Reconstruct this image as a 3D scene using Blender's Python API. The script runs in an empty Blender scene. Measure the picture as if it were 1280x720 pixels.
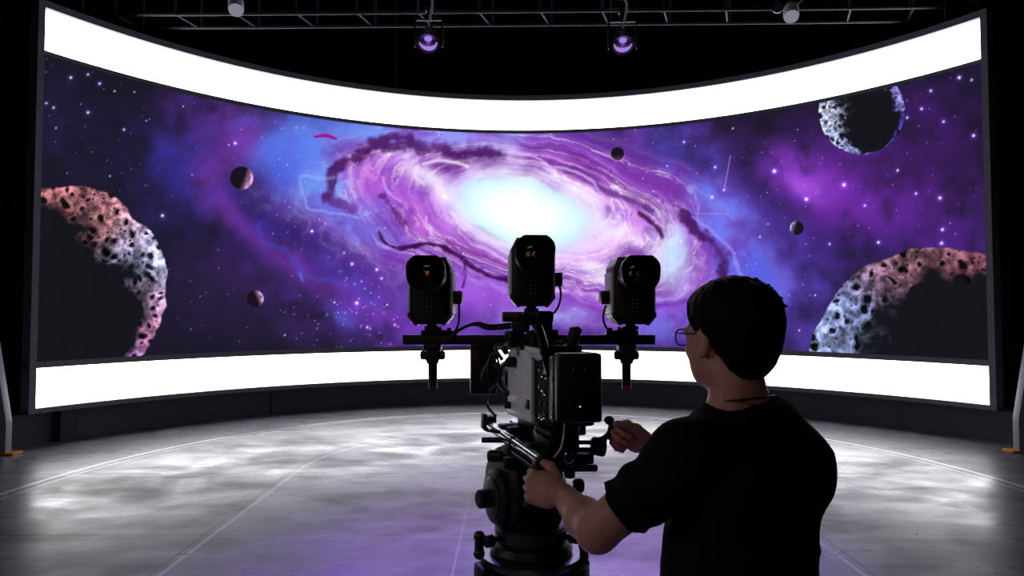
import bpy, bmesh, math
import numpy as np
from mathutils import Vector as V, Matrix, noise as mnoise
C = bpy.context.scene.collection
PI = math.pi
# ------------------------------------------------------------------ camera (photo viewpoint)
F = 800.; PITCH = .0341; EYE = V((0, 0, 1.55))
cd = bpy.data.cameras.new('camera'); cam = bpy.data.objects.new('camera', cd); C.objects.link(cam)
cd.sensor_width = 36; cd.lens = F*36/1280; cd.clip_end = 100
cam.location = EYE; cam.rotation_euler = (PI/2+PITCH, 0, 0)
bpy.context.scene.camera = cam
def G(px, py, Y):                                   # photo pixel -> world point at distance Y
    u, w = (px-640)/F, -(py-360)/F
    cp, sp = math.cos(PITCH), math.sin(PITCH)
    d = V((u, cp-sp*w, sp+cp*w))
    return EYE+d*(Y/d.y)
def floor_at(px, py):
    g = G(px, py, 1.)-EYE
    return EYE+g*(-EYE.z/g.z)

# ------------------------------------------------------------------ object helpers
def tag(o, label=None, cat=None, group=None, kind=None):
    if label: o['label'] = label
    if cat: o['category'] = cat
    if group: o['group'] = group
    if kind: o['kind'] = kind
    return o
def thing(name, label, cat, loc=(0, 0, 0), rot=(0, 0, 0), group=None):
    o = bpy.data.objects.new(name, None); C.objects.link(o)
    o.location = loc; o.rotation_euler = rot; o.empty_display_size = .05
    return tag(o, label, cat, group)
class B:
    """collects shapes; build() links them as ONE mesh object. Points are given relative to org."""
    def __init__(s, org=(0, 0, 0)): s.bm = bmesh.new(); s.o = V(org)
    def poly(s, verts, faces):
        vs = [s.bm.verts.new(V(v)-s.o) for v in verts]
        for f in faces:
            try: s.bm.faces.new([vs[i] for i in f])
            except ValueError: pass
        return s
    def box(s, c, size, R=None, bev=.0, seg=2):
        t = bmesh.new(); bmesh.ops.create_cube(t, size=1)
        for v in t.verts: v.co = V((v.co.x*size[0], v.co.y*size[1], v.co.z*size[2]))
        if bev > 0: bmesh.ops.bevel(t, geom=list(t.edges), offset=min(bev, min(size)*.45), segments=seg, profile=.5, affect='EDGES')
        M = R.to_3x3() if R is not None else Matrix.Identity(3)
        for v in t.verts: v.co = M @ v.co+V(c)
        return s._merge(t)
    def _merge(s, t):
        t.verts.index_update()
        s.poly([v.co for v in t.verts], [[v.index for v in f.verts] for f in t.faces]); t.free(); return s
    def lathe(s, prof, p, axis=(0, 0, 1), seg=32, caps=True):
        """prof: (radius, height) along axis from p"""
        a = V(axis).normalized(); x = a.orthogonal().normalized(); y = a.cross(x)
        vs, fs = [], []; n = len(prof)
        for r, h in prof:
            for k in range(seg):
                t = 2*PI*k/seg; vs.append(V(p)+a*h+(x*math.cos(t)+y*math.sin(t))*max(r, 1e-5))
        for i in range(n-1):
            for k in range(seg):
                k2 = (k+1) % seg; fs.append((i*seg+k, i*seg+k2, (i+1)*seg+k2, (i+1)*seg+k))
        if caps: fs.append(tuple(range(seg))[::-1]); fs.append(tuple((n-1)*seg+k for k in range(seg)))
        return s.poly(vs, fs)
    def cyl(s, p0, p1, r, r1=None, seg=24, bev=.12):
        p0, p1 = V(p0), V(p1); L = (p1-p0).length; r1 = r if r1 is None else r1
        b = min(bev*min(r, r1), L*.3)
        return s.lathe([(r-b, 0), (r, b), (r1, L-b), (r1-b, L)], p0, p1-p0, seg)
    def ball(s, c, r, seg=20, sx=(1, 1, 1)):
        t = bmesh.new(); bmesh.ops.create_uvsphere(t, u_segments=seg, v_segments=seg//2, radius=r)
        for v in t.verts: v.co = V((v.co.x*sx[0], v.co.y*sx[1], v.co.z*sx[2]))+V(c)
        return s._merge(t)
    def tube(s, pts, r, seg=10, sub=6):
        pts = [V(p) for p in pts]; P = []
        for i in range(len(pts)-1):                     # Catmull-Rom
            a = pts[max(i-1, 0)]; b = pts[i]; c = pts[i+1]; d = pts[min(i+2, len(pts)-1)]
            for k in range(sub):
                t = k/sub
                P.append(.5*((2*b)+(c-a)*t+(2*a-5*b+4*c-d)*t*t+(3*b-a-3*c+d)*t**3))
        P.append(pts[-1]); n = len(P); vs, fs = [], []
        up = None
        for i in range(n):
            d = (P[min(i+1, n-1)]-P[max(i-1, 0)]).normalized()
            x = d.orthogonal().normalized() if up is None else (up-d*up.dot(d)).normalized()
            up = x; y = d.cross(x)
            rr = r if not callable(r) else r(i/(n-1))
            for k in range(seg):
                t = 2*PI*k/seg; vs.append(P[i]+(x*math.cos(t)+y*math.sin(t))*rr)
        for i in range(n-1):
            for k in range(seg):
                k2 = (k+1) % seg; fs.append((i*seg+k, i*seg+k2, (i+1)*seg+k2, (i+1)*seg+k))
        fs.append(tuple(range(seg))[::-1]); fs.append(tuple((n-1)*seg+k for k in range(seg)))
        return s.poly(vs, fs)
    def prism(s, poly, o, ex, ey, ed, bev=0.):
        """poly (a,b) in plane ex,ey through o, extruded by vector ed"""
        o, ex, ey, ed = V(o), V(ex), V(ey), V(ed); t = bmesh.new()
        f = t.faces.new([t.verts.new(o+ex*a+ey*b) for a, b in poly])
        r = bmesh.ops.extrude_face_region(t, geom=[f])
        for g in r['geom']:
            if isinstance(g, bmesh.types.BMVert): g.co += ed
        bmesh.ops.recalc_face_normals(t, faces=list(t.faces))
        if bev > 0: bmesh.ops.bevel(t, geom=list(t.edges), offset=bev, segments=2, profile=.5, affect='EDGES')
        return s._merge(t)
    def arc(s, cx, cy, R0, R1, z0, z1, t0, t1, n=96, closed=True):
        vs, fs = [], []
        for i in range(n+1):
            t = t0+(t1-t0)*i/n
            for R, z in ((R0, z0), (R1, z0), (R1, z1), (R0, z1)): vs.append((cx+R*math.sin(t), cy+R*math.cos(t), z))
        for i in range(n):
            for k in range(4):
                k2 = (k+1) % 4; fs.append((i*4+k, i*4+k2, i*4+4+k2, i*4+4+k))
        fs.append((0, 1, 2, 3)); fs.append((n*4+3, n*4+2, n*4+1, n*4))
        return s.poly(vs, fs)
    def build(s, name, mat, parent=None, smooth=True, ang=35, recalc=True):
        if recalc: bmesh.ops.recalc_face_normals(s.bm, faces=list(s.bm.faces))
        me = bpy.data.meshes.new(name); s.bm.to_mesh(me); s.bm.free()
        return finish(name, me, mat, parent, smooth, ang)
def finish(name, me, mat, parent=None, smooth=True, ang=35):
    me.materials.append(mat)
    if smooth:
        me.polygons.foreach_set('use_smooth', [True]*len(me.polygons))
        if ang: me.set_sharp_from_angle(angle=math.radians(ang))
    o = bpy.data.objects.new(name, me); C.objects.link(o)
    if parent is not None: o.parent = parent
    return o
def copy_tree(o, parent=None):
    c = o.copy(); C.objects.link(c); c.parent = parent
    for ch in [x for x in bpy.data.objects if x.parent == o]: copy_tree(ch, c)
    return c

# ------------------------------------------------------------------ materials (node based)
def srgb(r, g, b):
    f = lambda v: (v/255/12.92 if v/255 <= .04045 else ((v/255+.055)/1.055)**2.4)
    return (f(r), f(g), f(b), 1)
def mat(name, col, rough=.5, metal=0., var=.25, scale=30., bump=.0, bscale=200., coat=0., spec=.5, emit=None, es=0.):
    m = bpy.data.materials.new(name); m.use_nodes = True; nt = m.node_tree; N = nt.nodes; L = nt.links
    p = N['Principled BSDF']; p.inputs['Metallic'].default_value = metal; p.inputs['Specular IOR Level'].default_value = spec
    p.inputs['Coat Weight'].default_value = coat
    tc = N.new('ShaderNodeTexCoord'); n = N.new('ShaderNodeTexNoise'); n.inputs['Scale'].default_value = scale; n.inputs['Detail'].default_value = 4
    L.new(tc.outputs['Object'], n.inputs['Vector'])
    r = N.new('ShaderNodeValToRGB'); r.color_ramp.elements[0].position = .3; r.color_ramp.elements[1].position = .7
    r.color_ramp.elements[0].color = tuple(c*(1-var) for c in col[:3])+(1,); r.color_ramp.elements[1].color = tuple(min(1, c*(1+var)) for c in col[:3])+(1,)
    L.new(n.outputs['Fac'], r.inputs['Fac']); L.new(r.outputs['Color'], p.inputs['Base Color'])
    mr = N.new('ShaderNodeMapRange'); mr.inputs['To Min'].default_value = max(.02, rough-.08); mr.inputs['To Max'].default_value = min(1, rough+.08)
    L.new(n.outputs['Fac'], mr.inputs['Value']); L.new(mr.outputs['Result'], p.inputs['Roughness'])
    if bump > 0:
        n2 = N.new('ShaderNodeTexNoise'); n2.inputs['Scale'].default_value = bscale; n2.inputs['Detail'].default_value = 3
        L.new(tc.outputs['Object'], n2.inputs['Vector'])
        b = N.new('ShaderNodeBump'); b.inputs['Strength'].default_value = bump; b.inputs['Distance'].default_value = .002
        L.new(n2.outputs['Fac'], b.inputs['Height']); L.new(b.outputs['Normal'], p.inputs['Normal'])
    if emit is not None:
        p.inputs['Emission Color'].default_value = emit; p.inputs['Emission Strength'].default_value = es
    return m
M = dict(
    black=mat('black_anodised', srgb(20, 20, 22), .45, .3, bump=.15, bscale=600),
    satin=mat('black_satin_plastic', srgb(16, 16, 18), .38, 0, bump=.1, bscale=800),
    rubber=mat('black_rubber', srgb(17, 17, 18), .7, 0, bump=.3, bscale=400),
    gloss=mat('black_gloss', srgb(12, 12, 14), .16, 0, coat=.5),
    grey=mat('grey_camera_shell', srgb(246, 244, 250), .42, .0, var=.08, scale=12, bump=.1, bscale=900),
    greydk=mat('dark_grey_metal', srgb(70, 70, 76), .38, .7),
    silver=mat('brushed_steel', srgb(190, 190, 195), .22, 1., var=.1, scale=60),
    plate=mat('polished_base_plate', srgb(105, 105, 112), .24, .9, var=.1, scale=40),
    red=mat('red_cap', srgb(150, 14, 20), .45),
    cable=mat('black_cable', srgb(14, 14, 15), .4),
    frame=mat('screen_frame', srgb(105, 105, 114), .55, .1),
    shell=mat('screen_housing', srgb(20, 20, 25), .7),
    plinth=mat('plinth_panel', srgb(58, 58, 68), .6, 0, scale=3, var=.15),
    post=mat('support_post', srgb(34, 34, 42), .5),
    truss=mat('truss_tube', srgb(58, 56, 66), .5, .3),
    white=mat('white_lamp_housing', srgb(205, 200, 212), .45, 0, var=.05),
    pylon=mat('grey_slanted_panel', srgb(150, 150, 160), .5, 0, scale=4, var=.08),
    orange=mat('orange_edge', srgb(215, 130, 30), .45, 0, var=.1),
    skin=mat('skin', srgb(190, 132, 120), .5, 0, var=.1, scale=25, bump=.25, bscale=350, spec=.4),
    hair=mat('black_hair', srgb(7, 7, 9), .65, 0, bump=.6, bscale=500, spec=.1),
    shirt=mat('black_cotton', srgb(13, 14, 18), .9, 0, bump=.35, bscale=700, spec=.15),
    trousers=mat('dark_trousers', srgb(18, 18, 24), .9, 0, bump=.3, bscale=600, spec=.15),
    shoe=mat('dark_shoe', srgb(20, 20, 22), .6),
    eye=mat('eye_white', srgb(225, 220, 215), .3, 0, var=.03),
    iris=mat('brown_iris', srgb(45, 25, 18), .2),
    lip=mat('lip', srgb(165, 95, 90), .5, 0, var=.05),
    wall=mat('black_studio_wall', srgb(30, 30, 38), .85, 0, scale=2),
    ceil=mat('black_ceiling', srgb(30, 30, 38), .9, 0, scale=2),
)
def glass(name, col=(.9, .92, 1, 1), rough=.02):
    m = bpy.data.materials.new(name); m.use_nodes = True; p = m.node_tree.nodes['Principled BSDF']
    p.inputs['Base Color'].default_value = col; p.inputs['Transmission Weight'].default_value = 1; p.inputs['Roughness'].default_value = rough; p.inputs['IOR'].default_value = 1.25
    return m
M['glass'] = glass('spectacle_lens')
M['lens'] = mat('front_element', srgb(4, 4, 6), .06, 0, coat=1., var=.05)
M['amber'] = mat('amber_glint_element', srgb(200, 120, 60), .1, 1., var=.05)  # amber metal colour for the glint inside the small lenses
def emis(name, col, s):
    m = bpy.data.materials.new(name); m.use_nodes = True; nt = m.node_tree; N = nt.nodes; N.remove(N['Principled BSDF'])
    e = N.new('ShaderNodeEmission'); e.inputs['Color'].default_value = col; e.inputs['Strength'].default_value = s
    tc = N.new('ShaderNodeTexCoord'); n = N.new('ShaderNodeTexNoise'); n.inputs['Scale'].default_value = 1.5
    mr = N.new('ShaderNodeMapRange'); mr.inputs['To Min'].default_value = s*.95; mr.inputs['To Max'].default_value = s*1.05
    nt.links.new(tc.outputs['Object'], n.inputs['Vector']); nt.links.new(n.outputs['Fac'], mr.inputs['Value']); nt.links.new(mr.outputs['Result'], e.inputs['Strength'])
    nt.links.new(e.outputs[0], N['Material Output'].inputs[0]); return m
M['strip'] = emis('white_light_strip', (1, 1, 1, 1), 5.2)
M['led'] = emis('indicator_glow', srgb(150, 200, 190), .03)
M['ledw'] = emis('status_light', srgb(225, 235, 255), .9)
M['purple'] = emis('purple_lamp_glow', srgb(170, 130, 235), .9)
M['lampw'] = emis('pendant_lens_glow', srgb(190, 186, 205), .42)
# ------------------------------------------------------------------ artwork shown on the display (numpy procedural painting)
_rng = np.random.default_rng(7)
_TAB = _rng.random((8, 256, 256)).astype(np.float32)
def vnoise(x, y, seed=0, px=256, py=256):
    t = _TAB[seed % 8]
    x = np.asarray(x, np.float64); y = np.asarray(y, np.float64)
    ix = np.floor(x).astype(np.int64); iy = np.floor(y).astype(np.int64)
    fx = x - ix; fy = y - iy
    fx = fx*fx*fx*(fx*(fx*6-15)+10); fy = fy*fy*fy*(fy*(fy*6-15)+10)
    x0 = (ix % px) & 255; x1 = ((ix+1) % px) & 255; y0 = (iy % py) & 255; y1 = ((iy+1) % py) & 255
    return (t[x0, y0]*(1-fx)+t[x1, y0]*fx)*(1-fy)+(t[x0, y1]*(1-fx)+t[x1, y1]*fx)*fy
def fbm(x, y, oct=5, seed=0, gain=.5):
    s = 0.; a = 1.; n = 0.
    for i in range(oct):
        s = s+a*vnoise(x*2**i+17.3*i+seed*5.1, y*2**i+9.7*i+seed*3.3, seed+i); n += a; a *= gain
    return s/n
def pfbm(x, y, per, oct=4, seed=0, gain=.55):          # periodic in y
    s = 0.; a = 1.; n = 0.
    for i in range(oct):
        s = s+a*vnoise(x*2**i+13.1*i, y*2**i, seed+i, 256, per*2**i); n += a; a *= gain
    return s/n
def ridge(n, p=4): return np.clip(1-np.abs(2*n-1), 0, 1)**p
def sst(a, b, x):
    t = np.clip((x-a)/(b-a), 0, 1); return t*t*(3-2*t)
def ramp(x, stops):
    xs = [s[0] for s in stops]; c = np.array([s[1] for s in stops], float)
    return np.stack([np.interp(x, xs, c[:, k]) for k in range(3)], -1)
def mix(a, b, t): return a*(1-t[..., None])+np.asarray(b, float)*t[..., None]
def smooth(pts, n=6):
    P = [np.array(p, float) for p in pts]
    if len(P) < 3: return pts
    out = []
    for i in range(len(P)-1):
        a, b, c, d = P[max(i-1, 0)], P[i], P[i+1], P[min(i+2, len(P)-1)]
        for k in range(n):
            t = k/n; out.append(.5*(2*b+(c-a)*t+(2*a-5*b+4*c-d)*t*t+(3*b-a-3*c+d)*t**3))
    return out+[P[-1]]
def segd(X, Y, pts):
    pts = smooth(pts)
    d = np.full(X.shape, 1e9)
    for (x0, y0), (x1, y1) in zip(pts[:-1], pts[1:]):
        vx, vy = x1-x0, y1-y0
        t = np.clip(((X-x0)*vx+(Y-y0)*vy)/(vx*vx+vy*vy), 0, 1)
        d = np.minimum(d, np.hypot(X-x0-t*vx, Y-y0-t*vy))
    return d
def worley(x, y, seed=0):
    r = np.random.default_rng(100+seed); J = r.random((64, 64, 3))
    ix = np.floor(x).astype(int); iy = np.floor(y).astype(int)
    best = np.full(x.shape, 9.); val = np.zeros(x.shape)
    for a in (-1, 0, 1):
        for b in (-1, 0, 1):
            cx, cy = ix+a, iy+b
            j = J[cx % 64, cy % 64]
            d = np.hypot(cx+j[..., 0]-x, cy+j[..., 1]-y)/(.35+.65*j[..., 2])
            m = d < best; best = np.where(m, d, best); val = np.where(m, j[..., 2], val)
    return best, val

def rocky(C, X, Y, cx, cy, R, th_fn, cols, seed, crater=.085, rough=.06):
    """a sun-lit limb of a cratered rock: dark disc with a broken lit band along its edge"""
    dx, dy = X-cx, Y-cy
    ang = np.arctan2(-dy, dx)
    n = fbm(X*3/R+seed, Y*3/R, 5, seed)
    rr = np.hypot(dx, dy)/R+(n-.5)*rough*2
    body = 1-sst(.985, 1.0, rr)
    C = mix(C, (21, 21, 27), body)
    th = th_fn(ang)
    n2 = fbm(X*7/R+3, Y*7/R+seed, 5, seed+1)
    depth = 1-rr
    lit = (1-sst(.55, 1.15, depth/np.maximum(th, 1e-3)+(n2-.5)*1.5))*body*(th > .004)
    q = crater*R
    w1, _ = worley((X+dy*.15)/q+n2*.9, (Y-dx*.1)/q+n2*.9, seed)
    w2, _ = worley(X/(q*.45)+n*1.1, Y/(q*.45), seed+3)
    crat = np.maximum(1-sst(.24, .34, w1), .6*(1-sst(.14, .24, w2)))
    rim = np.clip(1-np.abs(w1-.58)/.14, 0, 1)
    n3 = fbm(X*16/R, Y*16/R+seed, 4, seed+2)
    shade = np.clip(.72+1.2*(n3-.5)+.3*rim+.5*(n2-.5), .15, 1.2)*(1-.85*crat)
    shade = shade*np.clip(1.12-.5*depth/np.maximum(th, 1e-3), .35, 1)
    col = cols(ang, n2)*shade[..., None]
    return mix(C, 0, np.zeros_like(X))*(1-lit[..., None])+col*lit[..., None]

def artwork(X, Y):
    C = np.zeros(X.shape+(3,))+np.array((25., 23., 36.))
    n1 = fbm(X/90, Y/90, 6, 1); n2 = fbm(X/55+7, Y/55, 6, 2); n3 = fbm(X/26, Y/26+4, 5, 3)
    WX, WY = X+(n2-.5)*90, Y+(n1-.5)*90
    def cloud(cx, cy, sx, sy, rot, col, amt, pw=1.0):
        nonlocal C
        c, s = math.cos(rot), math.sin(rot)
        e = ((WX-cx)*c+(WY-cy)*s)/sx; g = (-(WX-cx)*s+(WY-cy)*c)/sy
        m = np.exp(-(e*e+g*g))*np.clip(.3+1.5*(n3-.25)*1.1, 0, 1.5)**pw*amt
        C = mix(C, col, np.clip(m, 0, 1))
    # nebula left
    cloud(235, 215, 60, 60, .6, (58, 52, 165), .9)
    cloud(255, 140, 60, 42, .3, (92, 48, 150), .75)
    cloud(298, 140, 40, 26, .2, (78, 78, 190), .7)
    cloud(330, 190, 42, 80, .3, (112, 48, 160), .7)
    cloud(180, 240, 70, 50, 0, (44, 34, 90), .6)
    cloud(70, 160, 60, 60, 0, (38, 32, 74), .6)
    cloud(330, 275, 120, 34, .55, (48, 44, 140), .75)
    cloud(395, 330, 90, 46, .5, (46, 34, 110), .8)
    cloud(470, 370, 80, 60, .4, (86, 48, 160), .8)
    cloud(450, 365, 40, 16, .6, (50, 90, 205), .85)
    cloud(478, 378, 34, 12, .2, (70, 120, 225), .8)
    cloud(430, 396, 16, 9, 0, (55, 130, 215), 1.0)
    cloud(408, 388, 8, 6, 0, (50, 110, 200), .9)
    cloud(560, 400, 110, 50, .1, (120, 62, 190), .95)
    cloud(690, 400, 120, 46, .1, (150, 100, 225), .9)
    cloud(800, 405, 90, 40, 0, (105, 60, 190), .9)
    # nebula right
    cloud(860, 185, 120, 40, .35, (70, 44, 125), .8)
    cloud(790, 178, 70, 26, .3, (120, 60, 170), .8)
    cloud(875, 215, 70, 18, .75, (66, 78, 190), .8)
    cloud(905, 250, 90, 14, .55, (70, 66, 180), .7)
    cloud(1020, 215, 60, 34, .5, (128, 48, 190), 1.0)
    cloud(1005, 228, 26, 16, .5, (160, 76, 225), .9)
    cloud(1080, 245, 90, 60, .2, (92, 36, 140), .85)
    cloud(1130, 270, 140, 40, .25, (84, 34, 128), .85)
    cloud(1190, 150, 70, 60, 0, (60, 28, 95), .85)
    cloud(1110, 315, 120, 40, -.2, (58, 38, 120), .8)
    cloud(960, 330, 60, 80, .3, (70, 58, 170), .8)
    cloud(985, 385, 40, 60, 0, (84, 76, 200), .75)
    cloud(1190, 300, 80, 30, 0, (72, 34, 125), .7)
    cloud(640, 390, 330, 60, .1, (104, 58, 178), .8, .6)
    cloud(900, 330, 130, 100, .2, (92, 52, 172), .6, .6)
    cloud(1110, 225, 170, 110, .1, (72, 32, 120), .55, .6)
    cloud(400, 300, 170, 70, .4, (60, 38, 130), .4, .6)
    # ---- spiral galaxy
    t = math.radians(15); dx, dy = X-652, Y-267
    e = dx*math.cos(t)+dy*math.sin(t); g = -dx*math.sin(t)+dy*math.cos(t)
    A, Bm = 288., 116.
    wob = (n1-.5)*.34+(n2-.5)*.12
    r = np.hypot(e/A, g/Bm); r = r*(1-.42*np.exp(-(np.hypot(dx*.75, dy)/62)**2)*np.clip(np.abs(g)/(np.abs(e)+np.abs(g)+1), 0, 1)); phi = np.arctan2(g/Bm, e/A)
    rw = r+wob*np.clip(r*1.3, 0, 1)
    rw = rw*(1+.20*np.clip((-.8*e/A-.6*g/Bm)/np.maximum(r, .05), 0, 1)*sst(.3, .8, r))
    u = phi/(2*np.pi)+.42*rw
    s1 = pfbm(rw*6, u*5, 5, 5, 4, .5); s2 = pfbm(rw*12+3, u*9+wob*2, 9, 4, 5, .5); s3 = pfbm(rw*24+3, u*7, 7, 3, 2, .5)
    gal = ramp(rw, [(0, (255, 255, 255)), (.10, (255, 255, 255)), (.17, (232, 253, 255)), (.25, (206, 240, 255)), (.32, (214, 200, 252)),
                    (.42, (206, 150, 243)), (.58, (178, 100, 224)), (.78, (150, 72, 202)), (.98, (112, 50, 166)), (1.15, (82, 42, 142)),
                    (1.4, (48, 34, 105)), (1.7, (28, 24, 44))])
    mid = sst(.2, .42, rw)*(1-.75*sst(.62, .95, rw))*(1-sst(1.0, 1.3, rw))
    lum = np.clip((s1-.53)*2.6+(s2-.5)*1.5+(s3-.5)*.5+(n3-.5)*.9, -1, 1)*mid
    gal = mix(gal, (248, 222, 255), np.clip(lum*1.6, 0, 1)*.74)
    gal = mix(gal, (88, 30, 124), np.clip(-lum-.02, 0, 1)*.95)
    gal = mix(gal, (215, 120, 205), np.clip((s2-.55)*3, 0, .5)*sst(.35, .5, rw)*(1-sst(.7, .9, rw)))
    fil = ridge(pfbm(rw*5+2, u*4+wob*3, 4, 6, 1, .55), 16)*sst(.3, .45, rw)*(1-sst(.85, 1.2, rw))*np.clip(n3*2.2-.3, 0, 1.2)
    gal = mix(gal, (255, 240, 255), np.clip(fil*.9, 0, 1))
    fil2 = ridge(s2, 12)*mid*sst(.5, .6, rw)
    gal = mix(gal, (235, 215, 255), np.clip(fil2*.3, 0, 1))
    cav = np.clip(.52-pfbm(rw*4+7, u*7+wob*4, 7, 6, 0, .6), 0, 1)*4*sst(.42, .6, rw)*(1-sst(1.0, 1.25, rw))
    gal = mix(gal, (98, 36, 140), np.clip(cav, 0, .75))
    gal = mix(gal, (255, 248, 255), np.clip(ridge(pfbm(rw*9+1, u*6+wob*5, 6, 6, 3, .6), 18), 0, 1)*sst(.25, .4, rw)*(1-sst(.6, .9, rw))*.7)
    # bright knots in the arms
    for cx, cy, sx, sy, ro, a in ((530, 228, 34, 14, .5, .9), (560, 250, 70, 10, .75, .7), (600, 205, 60, 9, .15, .6), (835, 318, 22, 34, -.5, .8),
                              (770, 285, 60, 12, .55, .7), (720, 330, 80, 10, .25, .6), (620, 188, 22, 14, .6, .55), (700, 222, 70, 9, .4, .6), (760, 345, 50, 12, -.1, .6)):
        c, s = math.cos(ro), math.sin(ro); q1 = ((WX*.4+X*.6-cx)*c+(WY*.4+Y*.6-cy)*s)/sx; q2 = (-(WX*.4+X*.6-cx)*s+(WY*.4+Y*.6-cy)*c)/sy
        gal = mix(gal, (246, 238, 255), np.clip(np.exp(-q1*q1-q2*q2)*a*(.3+1.0*n3), 0, 1))
    cover = 1-sst(1.02, 1.45, rw+(n3-.5)*.25)
    C = mix(C, 0, np.zeros_like(X))*(1-cover[..., None])+gal*cover[..., None]
    # blue outer arms at both ends
    left = np.exp(-((rw-1.2)/.17)**2)*sst(0.05, -.35, e/A)*np.clip(.25+1.7*(n2-.25), 0, 1.3)*sst(60, -10, g)
    C = mix(C, (88, 122, 236), np.clip(left*1.15, 0, .95))
    lf = ridge(fbm(X/48+2, Y/48+9, 4, 6), 10)*np.exp(-((rw-1.1)/.18)**2)*sst(.0, -.4, e/A)
    C = mix(C, (200, 225, 255), np.clip(lf*.22, 0, 1))
    topb = np.exp(-((X-560)/110)**2-((Y-168)/13)**2)*np.clip(.2+1.6*(n3-.2), 0, 1)
    C = mix(C, (140, 165, 250), np.clip(topb*.8, 0, 1))
    right = np.exp(-((rw-1.06)/.16)**2)*sst(.45, .75, e/A)*np.clip(.25+1.6*(n3-.25), 0, 1.3)
    C = mix(C, (112, 124, 242), np.clip(right*.8, 0, 1))
    rb = np.exp(-((X-842)/20)**2-((Y-320)/42)**2)*np.clip(.1+1.8*(n3-.25), 0, 1.1)
    C = mix(C, (190, 222, 255), np.clip(rb, 0, 1)*.9)
    C = mix(C, (104, 92, 220), np.exp(-((WX-470)/45)**2-((WY-262)/26)**2)*.6)
    for cx, cy, sx, sy, ro, col, a in ((1012, 222, 50, 26, .5, (150, 66, 214), .95), (1005, 232, 22, 12, .5, (180, 96, 240), .8), (1085, 250, 80, 40, .2, (104, 42, 156), .7), (1060, 180, 50, 30, .2, (84, 36, 130), .7), (378, 182, 46, 30, -.6, (92, 132, 240), .95), (398, 228, 30, 26, .3, (104, 150, 245), .9), (352, 206, 22, 40, .2, (78, 96, 220), .7),
            (440, 280, 56, 13, .5, (110, 122, 240), .8), (470, 168, 60, 10, 0, (110, 150, 246), .75), (560, 176, 60, 9, .1, (150, 150, 248), .6),
            (470, 232, 50, 26, .5, (186, 84, 210), .6), (520, 270, 60, 14, .5, (190, 96, 220), .55), (600, 360, 90, 22, .2, (160, 96, 226), .7), (690, 396, 60, 12, .05, (176, 176, 255), .8),
            (560, 372, 40, 26, 0, (168, 92, 226), .6), (905, 300, 18, 50, -.5, (112, 122, 240), .7), (945, 345, 26, 40, -.3, (86, 92, 220), .7), (830, 385, 60, 14, -.2, (150, 92, 226), .7)):
        c, s_ = math.cos(ro), math.sin(ro); wx_, wy_ = X+(n2-.5)*40, Y+(n1-.5)*40
        q1 = ((wx_-cx)*c+(wy_-cy)*s_)/sx; q2 = (-(wx_-cx)*s_+(wy_-cy)*c)/sy
        C = mix(C, col, np.clip(np.exp(-q1*q1-q2*q2)*a*np.clip(.15+1.7*n3, 0, 1.3), 0, .92))
    # outermost purple arc on the left and lower violet veil
    arc = np.exp(-((rw-1.52)/.13)**2)*sst(-.15, -.6, e/A)*np.clip(.2+1.5*(n2-.2), 0, 1)
    C = mix(C, (132, 56, 178), np.clip(arc*.75, 0, 1))
    # dark ragged dust lanes
    def lane(pts, w, col, amt, wb=10, fine=1.0):
        nonlocal C
        d = segd(X+(n3-.5)*wb*2, Y+(n2-.5)*wb*2, pts)+(fbm(X/11, Y/11, 3, 3)-.5)*w*1.6*fine
        C = mix(C, col, np.clip((1-sst(w*.15, w*1.5, d))*amt*np.clip(.35+1.3*n3, 0, 1), 0, 1))
    lane([(413, 240), (416, 222), (428, 205), (444, 194), (470, 184), (500, 179), (530, 186), (580, 190), (625, 190)], 8, (66, 20, 88), .85)
    lane([(413, 240), (424, 250), (440, 262)], 7, (88, 34, 120), .7)
    lane([(468, 176), (490, 173), (512, 172)], 6, (78, 30, 104), .9, 3)
    lane([(690, 203), (725, 218), (752, 230), (790, 248), (822, 262)], 4.5, (96, 40, 132), .8)
    lane([(852, 266), (868, 282), (884, 300), (900, 322), (908, 345)], 7, (66, 24, 92), .9, 6, 1.4)
    lane([(800, 266), (812, 274), (822, 284), (828, 296)], 3.2, (70, 22, 80), .9, 3)
    lane([(473, 290), (482, 302), (500, 309), (518, 306), (534, 302), (556, 309), (576, 320), (590, 334), (612, 344), (640, 352)], 3.2, (58, 14, 74), .95, 5)
    lane([(580, 330), (581, 345), (579, 358)], 1.6, (66, 20, 96), .8, 3)
    lane([(476, 246), (486, 255), (494, 266), (502, 278)], 4, (80, 26, 96), .8, 3, 1.6)
    lane([(560, 300), (600, 318), (640, 334)], 3, (128, 46, 140), .7, 5)
    lane([(800, 383), (850, 380), (880, 370)], 5, (92, 40, 140), .6, 6)
    # blue-white wisps
    def wisp(pts, w, col, amt, wb=5):
        nonlocal C
        d = segd(X+(n3-.5)*wb*2, Y+(n2-.5)*wb*2, pts)
        C = mix(C, col, np.clip(np.exp(-(d/w)**2)*amt, 0, 1))
    wisp([(420, 217), (400, 217), (381, 220), (381, 234), (388, 252), (402, 257), (425, 264), (446, 276)], 2.2, (170, 204, 255), .38, 16)
    wisp([(328, 276), (335, 296), (352, 314), (372, 332), (395, 342), (418, 345)], 3, (62, 84, 200), .36, 14)
    wisp([(376, 342), (379, 350)], 2, (90, 150, 230), .5, 2)
    wisp([(640, 186), (670, 196), (690, 206), (715, 212), (740, 224), (752, 236)], 1.8, (226, 190, 255), .7, 8)
    wisp([(530, 205), (550, 201), (572, 203), (585, 208)], 2, (250, 236, 255), .75, 3)
    wisp([(530, 230), (520, 220), (524, 208)], 2, (244, 226, 255), .6, 3)
    wisp([(478, 222), (484, 240), (500, 252)], 1.6, (226, 180, 250), .6, 3)
    wisp([(562, 262), (580, 278), (610, 296), (650, 312)], 2, (250, 220, 255), .6, 6)
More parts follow.
